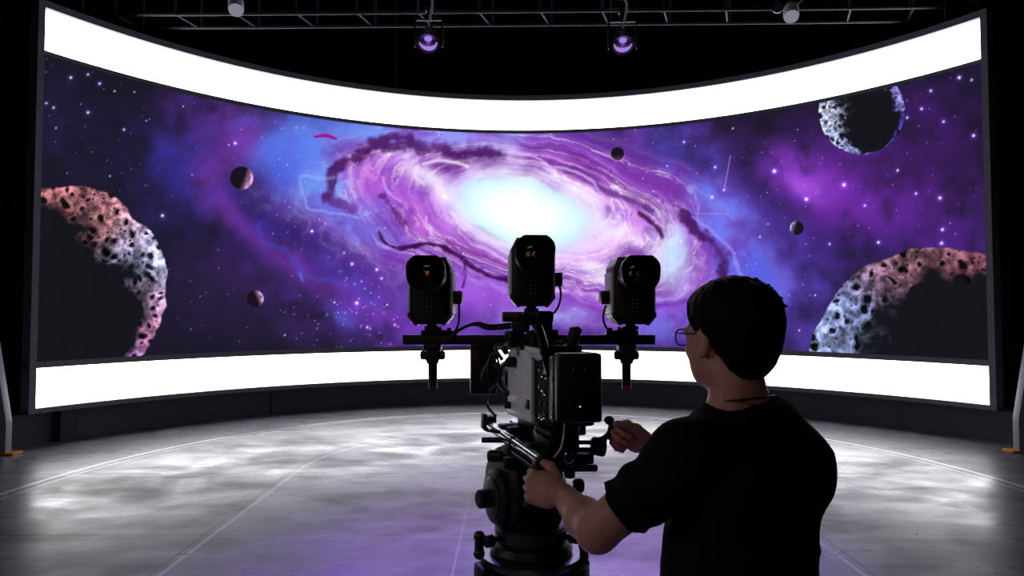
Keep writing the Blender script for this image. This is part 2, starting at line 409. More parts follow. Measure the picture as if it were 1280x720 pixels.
    wisp([(866, 272), (888, 285), (905, 305), (918, 326), (930, 350)], 2, (170, 165, 255), .55, 6)
    # stars
    S = np.zeros(X.shape+(3,))
    rs = np.random.default_rng(21)
    pts = [(rs.uniform(45, 1240), rs.uniform(70, 455), rs.uniform(.45, .9), rs.uniform(.1, .65)) for _ in range(800)]
    big = [(88.5, 97, 1.5, 1), (110, 93, 1.3, .9), (124.5, 104.5, 1.5, 1), (143, 114, 1.2, .8), (168, 115, 1.2, .7), (58, 129, 1.3, .9), (67, 134.5, 1.3, .9), (110, 140.5, 1.5, 1),
           (70, 160, 1.2, .9), (155, 162, 1.3, .9), (183, 151, 1, .8), (229, 133, 1.1, .8), (294, 179, 1.5, 1), (137.5, 220, 1.1, .9), (100, 237, 1.1, .8), (203, 269.5, 1.7, 1),
           (61.5, 343.5, 2.2, 1), (77, 361, 1.5, 1), (124.5, 377, 1.6, 1), (89, 322, 1.4, 1), (142, 348, 1.5, .9), (147, 384, 1.4, .9), (390, 289, 1.5, 1), (356, 419, 1.2, .9),
           (440, 330, 1.5, 1), (471, 337, 1.4, 1), (477, 348, 1.3, .9), (446, 379, 2, .8), (484, 381, 1.2, .8), (968, 214, 2.3, 1), (1008, 249, 2, 1), (1055, 231, 2, 1), (1175, 247.5, 2, 1),
           (1217, 169.5, 1.8, 1), (1199, 97, 1.9, 1), (1214.5, 100, 1.4, .9), (1163.5, 113.5, 1.5, .9), (1152, 136, 1.6, .9), (1179.5, 152, 1.5, .9), (1134, 147, 1.5, .8), (1122, 213, 1.5, .9),
           (1145, 242, 1.5, .9), (1081, 257, 1.3, .8), (1178, 287, 1.7, 1), (1177, 304, 1.9, 1), (1098, 303, 1.6, 1), (1037, 305, 1.3, .8), (1176, 368.5, 1.4, .9), (1019, 369, 1.2, .8),
           (916, 160.5, 1.2, .9), (855, 177.5, 1.4, .8), (894, 209, 1.5, .8), (890, 246.5, 1.3, .8), (834, 207.5, 1.2, .8), (1196, 350, 1.3, .7), (999, 413, 1.2, .8), (493.5, 406, 1.3, .8),
           (459, 409, 1.5, .7), (418, 378, 1.2, .8), (286, 181, 1.1, .8), (1080, 191, 1.2, .6), (950, 296, 1.2, .7), (960, 280, 1.1, .7), (905, 237.5, 1.3, .8), (556, 246, 1.4, .7), (430, 316, 1.2, .8)]
    big += [(420+rs.normal(0, 38)+30, 395+rs.normal(0, 22), rs.uniform(.7, 1.2), rs.uniform(.2, .6)) for _ in range(60)]
    flatX, flatY = X, Y
    order = None
    for k, (sx, sy, sr, sa) in enumerate(pts+big):
        m = (np.abs(flatX-sx) < 7) & (np.abs(flatY-sy) < 7)
        if not m.any(): continue
        d2 = (flatX[m]-sx)**2+(flatY[m]-sy)**2
        tint = np.array(((235, 235, 255), (200, 215, 255), (255, 225, 255))[k % 3], float)
        S[m] += (np.exp(-d2/(sr*sr*.8))*sa)[:, None]*tint
        if sr > 1.25: S[m] += (np.exp(-d2/(sr*sr*6))*sa*.28)[:, None]*np.array((120, 90, 230.))
    C = np.clip(C+S, 0, 255)
    # meteor trails and a drifting shard
    for p0, p1, w, a in (((913, 195), (905, 238), .7, .6), ((868, 267), (911, 267.5), .6, .5)):
        d = segd(X, Y, [p0, p1]); C = mix(C, (215, 165, 215), np.exp(-(d/w)**2)*a)
    d = segd(X, Y, [(393, 171), (408, 169.5), (420, 173.5)]); C = mix(C, (150, 22, 140), 1-sst(1.5, 3, d+np.abs(X-408)*.06))
    # rocks and little planets
    def th1(a): return np.interp(a, [-1.6, -.9, -.5, 0, .5, 1.0, 1.4, 1.75, 2.0], [0, .1, .2, .28, .52, .5, .34, .22, .2])
    def co1(a, n):
        c = ramp(a, [(-.9, (150, 110, 190)), (-.5, (190, 125, 165)), (-.1, (205, 165, 210)), (.3, (196, 200, 246)), (.65, (206, 186, 225)), (.95, (206, 142, 152)), (1.4, (186, 118, 128)), (2, (180, 112, 120))])
        return c*1.12
    C = rocky(C, X, Y, 77, 362, 133, th1, co1, 3, .11)
    def th2(a): return np.interp(a, [.6, .9, 1.2, 1.6, 2.0, 2.5, 2.9, 3.14], [.16, .16, .2, .3, .44, .5, .48, .42])
    def co2(a, n):
        return ramp(a, [(.7, (165, 80, 100)), (1.3, (165, 105, 128)), (1.8, (180, 124, 140)), (2.15, (170, 130, 165)), (2.5, (160, 172, 232)), (3.1, (170, 190, 245))])*1.05
    aa = np.arctan2(-(Y-455), X-1165)
    C = rocky(C, X, Y, 1165, 455, 150, th2, co2, 5, .15)
    def th3(a):
        a2 = np.where(a < 0, a+2*np.pi, a)
        return np.interp(a2, [1.6, 2.2, 2.8, 3.3, 3.9, 4.4, 4.75, 5.2, 5.7, 6.28], [.3, .5, .62, .6, .46, .3, .05, 0.0, .12, .1])
    def co3(a, n):
        a2 = np.where(a < 0, a+2*np.pi, a)
        return ramp(a2, [(2, (150, 140, 230)), (3.1, (214, 222, 252)), (4.0, (190, 200, 245)), (4.7, (150, 155, 235)), (5.6, (100, 80, 220)), (6.28, (90, 70, 200))])*1.1
    C = rocky(C, X, Y, 1077, 139, 54, th3, co3, 6, .2, .015)
    for cx, cy, R, la, col, dk in ((302, 222.5, 15, -.35, (222, 160, 205), 1.), (319, 373.5, 11, .35, (190, 150, 190), 1.), (772, 192.5, 9, -1.6, (150, 110, 150), .45), (996, 285, 9, 2.9, (170, 180, 220), .9)):
        ddx, ddy = (X-cx)/R, -(Y-cy)/R; rr = np.hypot(ddx, ddy)
        z = np.sqrt(np.clip(1-rr*rr, 0, 1)); lam = ddx*math.cos(la)*.9+ddy*math.sin(la)*.9-.12*z
        n = fbm(X/4, Y/4, 3, int(cx) % 7)
        c = np.array((26, 18, 30.))+np.clip(lam*1.5*dk*(.35+1.2*n), 0, 1)[..., None]*np.array(col, float)
        C = mix(C, 0, np.zeros_like(X))*(sst(.92, 1.0, rr))[..., None]+np.clip(c, 0, 255)*(1-sst(.92, 1.0, rr))[..., None]
        if dk < .6: C = mix(C, (205, 160, 205), np.exp(-((rr-.97)/.07)**2)*sst(-.2, .8, -ddy*.7+.3)*.7)
    return np.clip(C, 0, 255)/255.
# ------------------------------------------------------------------ the room
def shell(name, c, size, m):
    o = B().box(c, size).build(name, m, None, False); return tag(o, kind='structure')
def floor_material():
    m = bpy.data.materials.new('polished_concrete'); m.use_nodes = True; nt = m.node_tree; N = nt.nodes; L = nt.links
    p = N['Principled BSDF']
    tc = N.new('ShaderNodeTexCoord'); sep = N.new('ShaderNodeSeparateXYZ'); L.new(tc.outputs['Object'], sep.inputs[0])
    def mth(op, a, b=None, c=None):
        n = N.new('ShaderNodeMath'); n.operation = op
        for i, v in enumerate((a, b, c)):
            if v is None: continue
            if isinstance(v, (int, float)): n.inputs[i].default_value = v
            else: L.new(v, n.inputs[i])
        return n.outputs[0]
    X, Y = sep.outputs[0], sep.outputs[1]
    def noise(scale, detail=6, rough=.55, dist=0., vec=None):
        n = N.new('ShaderNodeTexNoise'); n.inputs['Scale'].default_value = scale; n.inputs['Detail'].default_value = detail
        n.inputs['Roughness'].default_value = rough; n.inputs['Distortion'].default_value = dist
        L.new(vec or tc.outputs['Object'], n.inputs['Vector']); return n.outputs['Fac']
    def mr(v, a, b, c, d, smooth=False):
        n = N.new('ShaderNodeMapRange'); n.interpolation_type = 'SMOOTHSTEP' if smooth else 'LINEAR'
        for i, k in enumerate(('From Min', 'From Max', 'To Min', 'To Max')): n.inputs[k].default_value = (a, b, c, d)[i]
        L.new(v, n.inputs['Value']); return n.outputs['Result']
    mp = N.new('ShaderNodeMapping'); mp.inputs['Scale'].default_value = (.62, 1., 1.); mp.inputs['Rotation'].default_value = (0, 0, .25); L.new(tc.outputs['Object'], mp.inputs['Vector']); mv = mp.outputs['Vector']
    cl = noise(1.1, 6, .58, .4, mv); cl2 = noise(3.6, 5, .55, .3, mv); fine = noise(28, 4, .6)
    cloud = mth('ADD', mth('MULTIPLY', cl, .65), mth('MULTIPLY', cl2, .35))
    # scored lines: a ring, a long stadium outline, panel joints
    def line(d, w): return mr(mth('ABSOLUTE', d), w*.4, w*1.3, 1, 0, True)
    def dist(cx, cy): 
        a = mth('SUBTRACT', X, cx); b = mth('SUBTRACT', Y, cy)
        return mth('SQRT', mth('ADD', mth('MULTIPLY', a, a), mth('MULTIPLY', b, b)))
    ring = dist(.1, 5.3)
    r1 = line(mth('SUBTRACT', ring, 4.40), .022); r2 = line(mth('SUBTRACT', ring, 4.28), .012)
    ax = mth('ABSOLUTE', X); sy = mth('MAXIMUM', mth('SUBTRACT', Y, 6.25), 0)
    stad = mth('SUBTRACT', mth('SQRT', mth('ADD', mth('MULTIPLY', ax, ax), mth('MULTIPLY', sy, sy))), 2.06)
    s1 = line(stad, .014); s2 = line(mth('SUBTRACT', stad, .06), .009)
    h1 = line(mth('SUBTRACT', Y, 6.05), .012); h2 = line(mth('SUBTRACT', Y, 4.42), .010); v1 = line(mth('SUBTRACT', X, -.35), .008); v2 = line(mth('SUBTRACT', X, 3.6), .008)
    vcut = mr(Y, 5.0, 5.4, 1, 0); v1 = mth('MULTIPLY', v1, vcut); v2 = mth('MULTIPLY', v2, vcut)
    # tread ticks beside the straight outline
    tick = line(mth('SUBTRACT', mth('FRACT', mth('MULTIPLY', Y, 4.2)), .5), .12)
    tmask = mth('MULTIPLY', mr(mth('ABSOLUTE', mth('SUBTRACT', ax, 2.42)), .2, .42, 1, 0, True), mr(Y, 6.2, 6.6, 1, 0)); tick = mth('MULTIPLY', mth('MULTIPLY', tick, tmask), .4)
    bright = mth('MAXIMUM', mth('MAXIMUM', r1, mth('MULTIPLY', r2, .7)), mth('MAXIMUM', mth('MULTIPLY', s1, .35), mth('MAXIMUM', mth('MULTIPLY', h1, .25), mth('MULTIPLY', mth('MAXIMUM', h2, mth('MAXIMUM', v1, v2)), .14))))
    dark = mth('MAXIMUM', mth('MULTIPLY', s2, .8), mth('MULTIPLY', tick, .6))
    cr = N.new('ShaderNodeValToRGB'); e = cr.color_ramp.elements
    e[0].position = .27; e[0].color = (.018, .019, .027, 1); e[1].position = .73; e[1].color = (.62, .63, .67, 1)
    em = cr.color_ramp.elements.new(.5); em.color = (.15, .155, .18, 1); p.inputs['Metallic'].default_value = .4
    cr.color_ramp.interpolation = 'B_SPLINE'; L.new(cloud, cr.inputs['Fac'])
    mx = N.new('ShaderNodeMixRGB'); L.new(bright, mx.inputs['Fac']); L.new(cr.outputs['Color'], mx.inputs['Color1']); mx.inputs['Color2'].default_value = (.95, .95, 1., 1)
    mx2 = N.new('ShaderNodeMixRGB'); L.new(dark, mx2.inputs['Fac']); L.new(mx.outputs['Color'], mx2.inputs['Color1']); mx2.inputs['Color2'].default_value = (.02, .02, .025, 1)
    L.new(mx2.outputs['Color'], p.inputs['Base Color'])
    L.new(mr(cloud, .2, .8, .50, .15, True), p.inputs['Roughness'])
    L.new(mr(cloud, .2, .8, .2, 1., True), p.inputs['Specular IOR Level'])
    b = N.new('ShaderNodeBump'); b.inputs['Strength'].default_value = .12; b.inputs['Distance'].default_value = .01
    L.new(mth('ADD', mth('MULTIPLY', cl2, .6), mth('ADD', mth('MULTIPLY', fine, .0), mth('MULTIPLY', mth('MAXIMUM', bright, dark), -.3))), b.inputs['Height'])
    L.new(b.outputs['Normal'], p.inputs['Normal'])
    return m
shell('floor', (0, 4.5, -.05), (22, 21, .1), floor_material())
shell('ceiling', (0, 4.5, 7.65), (22, 21, .1), M['ceil'])
shell('wall_left', (-10.95, 4.5, 3.8), (.1, 21, 7.6), M['wall'])
shell('wall_right', (10.95, 4.5, 3.8), (.1, 21, 7.6), M['wall'])
shell('wall_back', (0, 14.95, 3.8), (22, .1, 7.6), M['wall'])
shell('wall_front', (0, -5.95, 3.8), (22, .1, 7.6), M['wall'])

# ------------------------------------------------------------------ the curved video wall
WX, WY, WR = .176, 4.239, 6.4
TL, TR = -1.0705, 1.0239
ZS = dict(b1=.432, b2=.885, s0=.957, s1=4.502, t2=4.552, t1=5.046)
wall = thing('video_wall', 'huge curved video wall showing a purple spiral galaxy between two white light strips', 'video wall', (WX, WY, 0))
def wB(): return B((WX, WY, 0))
def arcsurf(z0, z1, n, m, name, mt):
    th = np.linspace(TL, TR, n); zz = np.linspace(z0, z1, m)
    T, Z = np.meshgrid(th, zz)
    co = np.stack([WR*np.sin(T), WR*np.cos(T), Z], -1).reshape(-1, 3)
    i = (np.arange(m-1)[:, None]*n+np.arange(n-1)[None]).ravel()
    q = np.stack([i, i+1, i+1+n, i+n], 1)
    me = bpy.data.meshes.new(name)
    me.vertices.add(len(co)); me.vertices.foreach_set('co', co.astype(np.float32).ravel())
    me.loops.add(q.size); me.loops.foreach_set('vertex_index', q.ravel().astype(np.int32))
    me.polygons.add(len(q)); me.polygons.foreach_set('loop_start', np.arange(0, q.size, 4, dtype=np.int32))
    me.update(calc_edges=True); me.validate()
    return finish(name, me, mt, wall, True, None), co
def display_material():
    m = bpy.data.materials.new('galaxy_display'); m.use_nodes = True; nt = m.node_tree; N = nt.nodes; L = nt.links
    N.remove(N['Principled BSDF'])
    at = N.new('ShaderNodeAttribute'); at.attribute_name = 'artwork'
    tc = N.new('ShaderNodeTexCoord'); n = N.new('ShaderNodeTexNoise'); n.inputs['Scale'].default_value = 60; n.inputs['Detail'].default_value = 2
    L.new(tc.outputs['Object'], n.inputs['Vector'])
    mr = N.new('ShaderNodeMapRange'); mr.inputs['To Min'].default_value = DISPLAY_GAIN*.93; mr.inputs['To Max'].default_value = DISPLAY_GAIN*1.07
    L.new(n.outputs['Fac'], mr.inputs['Value'])
    e = N.new('ShaderNodeEmission'); L.new(at.outputs['Color'], e.inputs['Color']); L.new(mr.outputs['Result'], e.inputs['Strength'])
    L.new(e.outputs[0], N['Material Output'].inputs[0])
    return m
DISPLAY_GAIN = 1.05
disp, co = arcsurf(ZS['s0'], ZS['s1'], 1230, 316, 'display', display_material())
# the playback layout: the picture is mapped onto the curve for the production viewpoint, as on a real volume stage
cp, sp = math.cos(PITCH), math.sin(PITCH)
wx = co[:, 0]+WX; wy = co[:, 1]+WY; wz = co[:, 2]-EYE.z
yy = cp*wy+sp*wz; zz = -sp*wy+cp*wz
A = artwork(640+F*wx/yy, 360-F*zz/yy)
A = np.where(A <= .04045, A/12.92, ((A+.055)/1.055)**2.4)
seam = np.abs(((np.arctan2(co[:, 0], co[:, 1])-TL)/(TR-TL)*16+.0) % 1-.0) < .0012
A[seam] *= .8
at = disp.data.attributes.new('artwork', 'FLOAT_COLOR', 'POINT')
at.data.foreach_set('color', np.concatenate([A, np.ones((len(A), 1))], 1).astype(np.float32).ravel())
for a, b in (('b1', 'b2'), ('t2', 't1')):
    o, _ = arcsurf(ZS[a], ZS[b], 120, 5, 'light_strip', M['strip'])
    o['label'] = 'glowing white strip along the %s edge of the display' % ('lower' if a == 'b1' else 'upper')
f = wB(); dt = .011
for z0, z1, R0 in ((.375, .432, 6.34), (.885, .957, 6.37), (4.502, 4.552, 6.37), (5.046, 5.13, 6.34)):
    f.arc(WX, WY, R0, 6.52, z0, z1, TL-dt, TR+dt)
f.arc(WX, WY, 6.34, 6.52, .375, 5.13, TL-dt, TL, 2); f.arc(WX, WY, 6.34, 6.52, .375, 5.13, TR, TR+dt, 2)
f.build('frame', M['frame'], wall, True, 30)
wB().arc(WX, WY, 6.42, 6.9, .36, 5.125, TL-dt*.9, TR+dt*.9).build('housing', M['shell'], wall, True, 30)
wB().arc(WX, WY, 6.52, 6.62, 0, .37, TL-.03, TR+.03).build('plinth', M['plinth'], wall, True, 30)
for px, py in ((80, 549), (1200, 580), (352, 524)):
    g = floor_at(px, py); t = math.atan2(g.x-WX, g.y-WY)
    wB().arc(WX, WY, 6.44 if px != 352 else 6.51, 6.55, 0, .37, t-.014 if px != 352 else t-.002, t+.014 if px != 352 else t+.002, 2).build('support_post', M['post'], wall, True, 30)

# ------------------------------------------------------------------ ceiling rig
TY = 8.0
tr = thing('ceiling_truss', 'grey lighting truss of thin tubes crossing above the video wall', 'truss', (0, TY, 5.2), (0, 0, -.02))
zc = (G(640, 14, TY).z-5.2)
for nm, y, z in (('near', 0, zc), ('far', .34, zc-.02), ('near', 0, zc+.46), ('far', .34, zc+.46)):
    B().cyl((-5.6, y, z), (6.2, y, z), .024, seg=12).build('chord', M['truss'], tr)
k = 0
for i in range(15):
    x = -5.1+i*.78
    B().cyl((x, 0, zc), (x+.12, .34, zc-.02), .012, seg=8).build('cross_brace', M['truss'], tr)
    B().cyl((x, 0, zc), (x, 0, zc+.46), .018, seg=8).build('upright', M['truss'], tr)
    B().cyl((x+.16, .34, zc), (x+.16, .34, zc+.46), .016, seg=8).build('upright', M['truss'], tr)
def spot(label):
    t = thing('stage_light', label, 'stage light', group='stage lights under the truss')
    # local origin: lamp centre, beam axis tilted to the viewer
    ax = V((0, -.62, -.78)).normalized()
    B().lathe([(.05, -.17), (.085, -.15), (.11, -.08), (.13, .02), (.14, .10), (.14, .125), (.125, .125), (.12, .10)], (0, 0, 0), ax, 28, caps=False).lathe([(.05, -.171), (.001, -.172)], (0, 0, 0), ax, 28).build('lamp_housing', M['satin'], t)
    B().lathe([(.118, .085), (.10, .03), (.06, -.03), (.02, -.05), (.001, -.052)], (0, 0, 0), ax, 28, caps=False).build('reflector', M['silver'], t)
    ey = ax.cross(V((1, 0, 0))).normalized(); ey = ey if ey.z > 0 else -ey
    n = 14; pts = [(.112*math.cos(PI+PI*i/n), .112*math.sin(PI+PI*i/n)) for i in range(n+1)]+[(.095*math.cos(-PI*i/n), .05*math.sin(-PI*i/n)-.005) for i in range(n+1)]
    lens = B().prism([(a, b) for a, b in pts], ax*.09, (1, 0, 0), ey, ax*.006).build('lamp_lens', M['purple'], t)
    B().ball(ax*.06+ey*.028, .045, 16, (1.1, .8, .75)).build('bulb', M['purple'], t)
    B().box((-.17, 0, .06), (.02, .045, .34), bev=.004).box((.17, 0, .06), (.02, .045, .34), bev=.004).box((0, 0, .235), (.36, .045, .02), bev=.004).build('yoke', M['black'], t)
    B().cyl((0, 0, .235), (0, .02, .36), .03).box((0, .02, .38), (.09, .1, .07), bev=.01).build('clamp', M['black'], t)
    B().tube([(0, -.02, .12), (.03, -.06, .28), (.05, -.06, .42), (.0, -.03, .56)], .014).build('power_cable', M['white'], t)
    B().lathe([(.02, .0), (.16, .01), (.18, .03), (.17, .05), (.02, .055)], (-.02, -.03, .56), (.1, 0, 1), 28).build('dimmer_box', M['white'], t)
    return t
lamp_a = s = spot('stage light on the left half of the truss, its lens glowing purple'); s.location = G(536, 48, 7.85)
lamp_b = s2 = copy_tree(s); s2.location = G(778, 50, 7.85); s2['label'] = 'stage light on the right half of the truss, its lens glowing purple'; s2.rotation_euler = (0, 0, -.06)
def pend(label, loc, tilt):
    t = thing('pendant_lamp', label, 'lamp', loc, group='white pendant lamps')
    ax = V((tilt, -.42, -.9)).normalized()
    B().lathe([(.03, -.15), (.075, -.14), (.088, -.11), (.09, .02), (.088, .03)], (0, 0, 0), ax, 28).build('lamp_housing', M['white'], t)
    B().lathe([(.087, .028), (.08, .06), (.06, .082), (.03, .094), (.001, .097)], (0, 0, 0), ax, 28).build('lamp_lens', M['lampw'], t)
    B().cyl(-ax*.13, V((0, .05, .75)), .014, seg=10).build('stem', M['truss'], t)
    return t
p1 = pend('white cylinder lamp hanging alone above the left half of the video wall', G(295, 10, 7.6), .2)
p2 = pend('white cylinder lamp hanging from slanted rods at the right end of the truss', G(989, 18, 7.6), -.15)
B().cyl((.03, 0, .1), (.42, .1, .42), .014, seg=8).cyl((-.02, 0, .12), (-.1, .05, .5), .012, seg=8).build('support_rod', M['truss'], p2)
b_ = B(); b_.lathe([(.03, -.07), (.06, -.05), (.07, .04), (.06, .06)], (0, 0, 0), (-.3, -.8, -.5), 20)
t = thing('ceiling_projector', 'small black lamp head beside the right white pendant lamp', 'lamp', G(972, 9, 7.7))
b_.build('lamp_head', M['gloss'], t); B().cyl((0, 0, .03), (0, .1, .6), .012, seg=8).build('stem', M['truss'], t)
for (px, y1), lb in zip(((103, 17), (495, 88), (1182, 33)), ('left end', 'centre left', 'right end')):
    th = None
    d = (G(px, y1, 1)-EYE)
    a_, b2_, c_ = d.x**2+d.y**2, -2*(d.x*WX+d.y*WY), WX**2+WY**2-6.45**2
    k = (-b2_+math.sqrt(b2_*b2_-4*a_*c_))/(2*a_); q = EYE+d*k
    zt = 5.11 if q.z < 5.5 else 5.11
    o = B((q.x, q.y, 5.125)).cyl((q.x, q.y, 5.125), (q.x, q.y, 7.6), .012, seg=8).build('suspension_cable', M['truss'])
    o.location = (q.x, q.y, 5.125)
    tag(o, 'thin wire running from the ceiling to the top of the wall at its %s' % lb, 'cable', 'wires holding the video wall')
# ------------------------------------------------------------------ slanted grey panels at both sides
for sx, px, pz, lb in ((-1, 14.5, 567, 'left'), (1, 1266.5, 564, 'right')):
    g = floor_at(px, pz); x0, y0 = g.x, g.y
    t = thing('slanted_panel', 'grey slanted panel on an orange foot, cut off by the %s side of the photo' % lb, 'panel', (x0, y0, 0), group='slanted panels flanking the stage')
    prof = [(0, .02), (0, .36), (.138, 1.12), (.40, 2.5), (1.3, 2.5), (1.3, .02)]
    B().prism([(a*sx, b) for a, b in prof], (0, 0, 0), (1, 0, 0), (0, 0, 1), (0, -.09, 0), .006).build('panel', M['pylon'], t)
    B().box((sx*.57, -.03, .012), (1.32, .15, .024), bev=.006).build('foot_plate', M['orange'], t)
# ------------------------------------------------------------------ tripod, head, camera
RC = G(664, 690, 1.9); RC.z = 0                     # floor point under the rig
rx, ry = RC.x, RC.y
tri = thing('tripod', 'black studio tripod under the fluid head, with a round base plate', 'tripod', RC)
def tB(): return B(RC)
zb = G(664, 690, 1.9).z
tB().lathe([(.02, zb-.022), (.13, zb-.02), (.152, zb-.012), (.156, zb), (.15, zb+.006), (.02, zb+.006)], (rx, ry, 0), seg=56).build('base_plate', M['plate'], tri)
tB().lathe([(.085, zb-.06), (.10, zb-.05), (.105, zb-.02), (.09, zb-.015)], (rx, ry, 0), seg=40).build('crown', M['black'], tri)
for i, (ang, kn) in enumerate(((math.radians(205), 1), (math.radians(-25), 1), (math.radians(82), 1))):
    d = V((math.cos(ang), math.sin(ang), 0)); s = V((-d.y, d.x, 0))
    top = RC+d*.135+V((0, 0, zb-.035)); mid = RC+d*.36+V((0, 0, zb*.46)); bot = RC+d*.55+V((0, 0, .03))
    lg = tB()
    for sg in (-1, 1): lg.cyl(top+s*.022*sg, mid+s*.02*sg, .016, seg=14)
    lg.cyl(mid-(bot-top).normalized()*.05, bot, .019, seg=14)
    lg.box(mid, (.07, .07, .05), bev=.008)
    lgo = lg.build('leg', M['black'], tri)
    tB().ball(bot+V((0, 0, 0)), .03, 16, (1, 1, .95)).build('rubber_foot', M['rubber'], lgo)
    tB().box(top, (.07, .075, .05), Matrix.Rotation(ang, 3, 'Z'), bev=.012).cyl(top-s*.05, top+s*.05, .015).build('hinge', M['black'], lgo)
for px, py, Y, r in ((599, 682, 1.83, .016), (730, 694, 1.86, .016), (613, 676, 1.82, .017), (716, 672, 1.85, .016)):
    g = G(px, py, Y)
    if px in (599, 730):
        tB().cyl(g+V((0, 0, -.032)), g+V((0, 0, .032)), .013, bev=.3).ball(g+V((0, 0, .026)), .0165, 14).ball(g-V((0, 0, .022)), .0165, 14).build('lock_knob', M['satin'], tri)
    else:
        dd = V((g.x-rx, g.y-ry, 0)).normalized()
        tB().cyl(g-dd*.06, g, .008).cyl(g-dd*.012, g+dd*.02, r, bev=.35).build('lock_knob', M['satin'], tri)

# fluid head -----------------------------------------------------------------
hz = zb+.006
fh = thing('fluid_head', 'big black fluid head between the tripod and the cine camera', 'tripod head', (rx, ry, hz))
def hB(): return B((rx, ry, hz))
hc = V((rx, ry, 0))
hB().lathe([(.02, hz), (.118, hz), (.122, hz+.012), (.115, hz+.03), (.104, hz+.036), (.102, hz+.08), (.085, hz+.088), (.02, hz+.088)], hc, seg=48).build('pan_base', M['black'], fh)
hB().lathe([(.1035, hz+.040), (.107, hz+.043), (.107, hz+.073), (.1035, hz+.076)], hc, seg=48).build('scale_ring', M['greydk'], fh)
yaw = math.radians(24)
af = V((-math.sin(yaw), math.cos(yaw), 0)); ar = V((math.cos(yaw), math.sin(yaw), 0)); au = V((0, 0, 1))
Rz = Matrix.Rotation(yaw, 3, 'Z')
ztop = G(664, 560, 1.88).z
b_ = hB()
b_.box((rx-.005, ry, (hz+.08+ztop)/2), (.145, .17, ztop-hz-.08), Rz, bev=.025, seg=3)
b_.lathe([(.03, -.1), (.10, -.095), (.115, -.08), (.115, .06), (.10, .075), (.03, .08)], (rx-.01, ry, hz+.19), ar, 40)
b_.build('head_body', M['black'], fh)
# tilt drag dial on the left, seen edge on
kc = G(615, 622, 1.84)
hB().lathe([(.03, -.05), (.072, -.045), (.079, -.035), (.079, -.01), (.070, 0), (.05, .003), (.02, .003)], kc, -ar, 40).build('drag_dial', M['black'], fh)
hB().lathe([(.055, .001), (.058, .004), (.05, .007), (.02, .006)], kc, -ar, 40).build('dial_scale', M['greydk'], fh)
hB().cyl(kc, kc-ar*.045, .026, bev=.25).build('tilt_knob', M['rubber'], fh)
for px0, py0, px1, py1, Y, r in ((628, 570, 609, 570, 1.84, .017), (716, 607, 730, 607, 1.86, .022), (700, 585, 747, 585, 1.80, .0105), (700, 572, 730, 572, 1.86, .022)):
    hB().cyl(G(px0, py0, Y), G(px1, py1, Y), r, bev=.35).build('knob', M['satin'], fh)
hB().box(G(700, 574, 1.86), (.07, .06, .05), Rz, bev=.012).box(G(716, 570, 1.86), (.05, .05, .028), Matrix.Rotation(.3, 3, 'Y'), bev=.01).box(G(712, 588, 1.82), (.03, .04, .04), bev=.008).build('clamp_block', M['black'], fh)
hB().box((rx, ry, ztop+.012), (.12, .22, .024), Rz, bev=.004).box(G(640, 578, 1.80), (.05, .03, .03), Rz, bev=.006).build('slide_plate', M['black'], fh)

# cine camera ----------------------------------------------------------------
C0 = G(690, 537, 1.74)                              # lower rear left corner of the body
def K(f, r, u): return C0+af*f+ar*r+au*u
H = .205
cc = K(.14, .065, 0)
cine = thing('cine_camera', 'black and grey cine camera on the tripod with silver rods below', 'camera', (cc.x, cc.y, ztop+.024))
def cB(): return B(tuple(cine.location))
def kbox(b, f0, f1, r0, r1, u0, u1, bev=.003):
    return b.box(K((f0+f1)/2, (r0+r1)/2, (u0+u1)/2), (r1-r0, f1-f0, u1-u0), Rz, bev=bev)
b_ = cB()
kbox(b_, 0, .29, .006, .135, 0, H, .006); kbox(b_, .04, .25, .02, .12, H-.004, H+.018, .006)
b_.build('body', M['black'], cine)
# grey side shell with sloping upper rear corner
pl = [(.122, .018), (.29, .018), (.29, .185), (.27, .203), (.155, .203), (.122, .172)]
b_ = cB().prism(pl, K(0, -.004, 0), af, au, ar*.012, .002)
b_.prism([(.115, .0), (.288, .0), (.288, .018), (.115, .018)], K(0, -.006, 0), af, au, ar*.012, .0015)
b_.build('side_shell', M['grey'], cine)
b_ = cB().prism([(.10, .175), (.20, .200), (.19, .216), (.10, .212), (.062, .185)], K(0, .006, 0), af, au, ar*.03, .002).build('top_cheek', M['grey'], cine)
b_ = cB()
b_.prism([(.19, .06), (.235, .055), (.235, .13), (.19, .135)], K(0, -.0065, 0), af, au, ar*.003, .001)
b_.prism([(.14, .085), (.165, .08), (.165, .15), (.14, .14)], K(0, -.0062, 0), af, au, ar*.003, .001)
b_.build('embossed_plate', M['grey'], cine)
b_ = cB(); kbox(b_, .13, .16, -.008, .006, .035, .062, .002); b_.build('card_door', M['satin'], cine)
cB().cyl(K(.235, 0, .165), K(.235, -.024, .165), .016, bev=.3).ball(K(.235, -.02, .165), .017, 16).build('dial', M['rubber'], cine)
cB().cyl(K(.275, 0, .03), K(.275, -.022, .03), .011, bev=.3).cyl(K(.285, 0, .065), K(.285, -.012, .065), .009, bev=.3).build('button', M['rubber'], cine)
# rear connector column: ports and tiny lights
for f, u in ((.085, .15), (.055, .15), (.085, .105), (.06, .095), (.085, .03), (.07, .026), (.055, .033), (.08, .06), (.05, .06)):
    cB().lathe([(.0055, 0), (.0055, .004), (.003, .004), (.003, .001)], K(f, .006, u), -ar, 12, caps=False).build('port', M['silver'], cine)
for f, u in ((.072, .135), (.048, .132), (.074, .095), (.056, .086), (.09, .018), (.074, .015), (.06, .02)):
    cB().ball(K(f, .0052, u), .0016, 8).build('indicator_light', M['ledw'], cine)
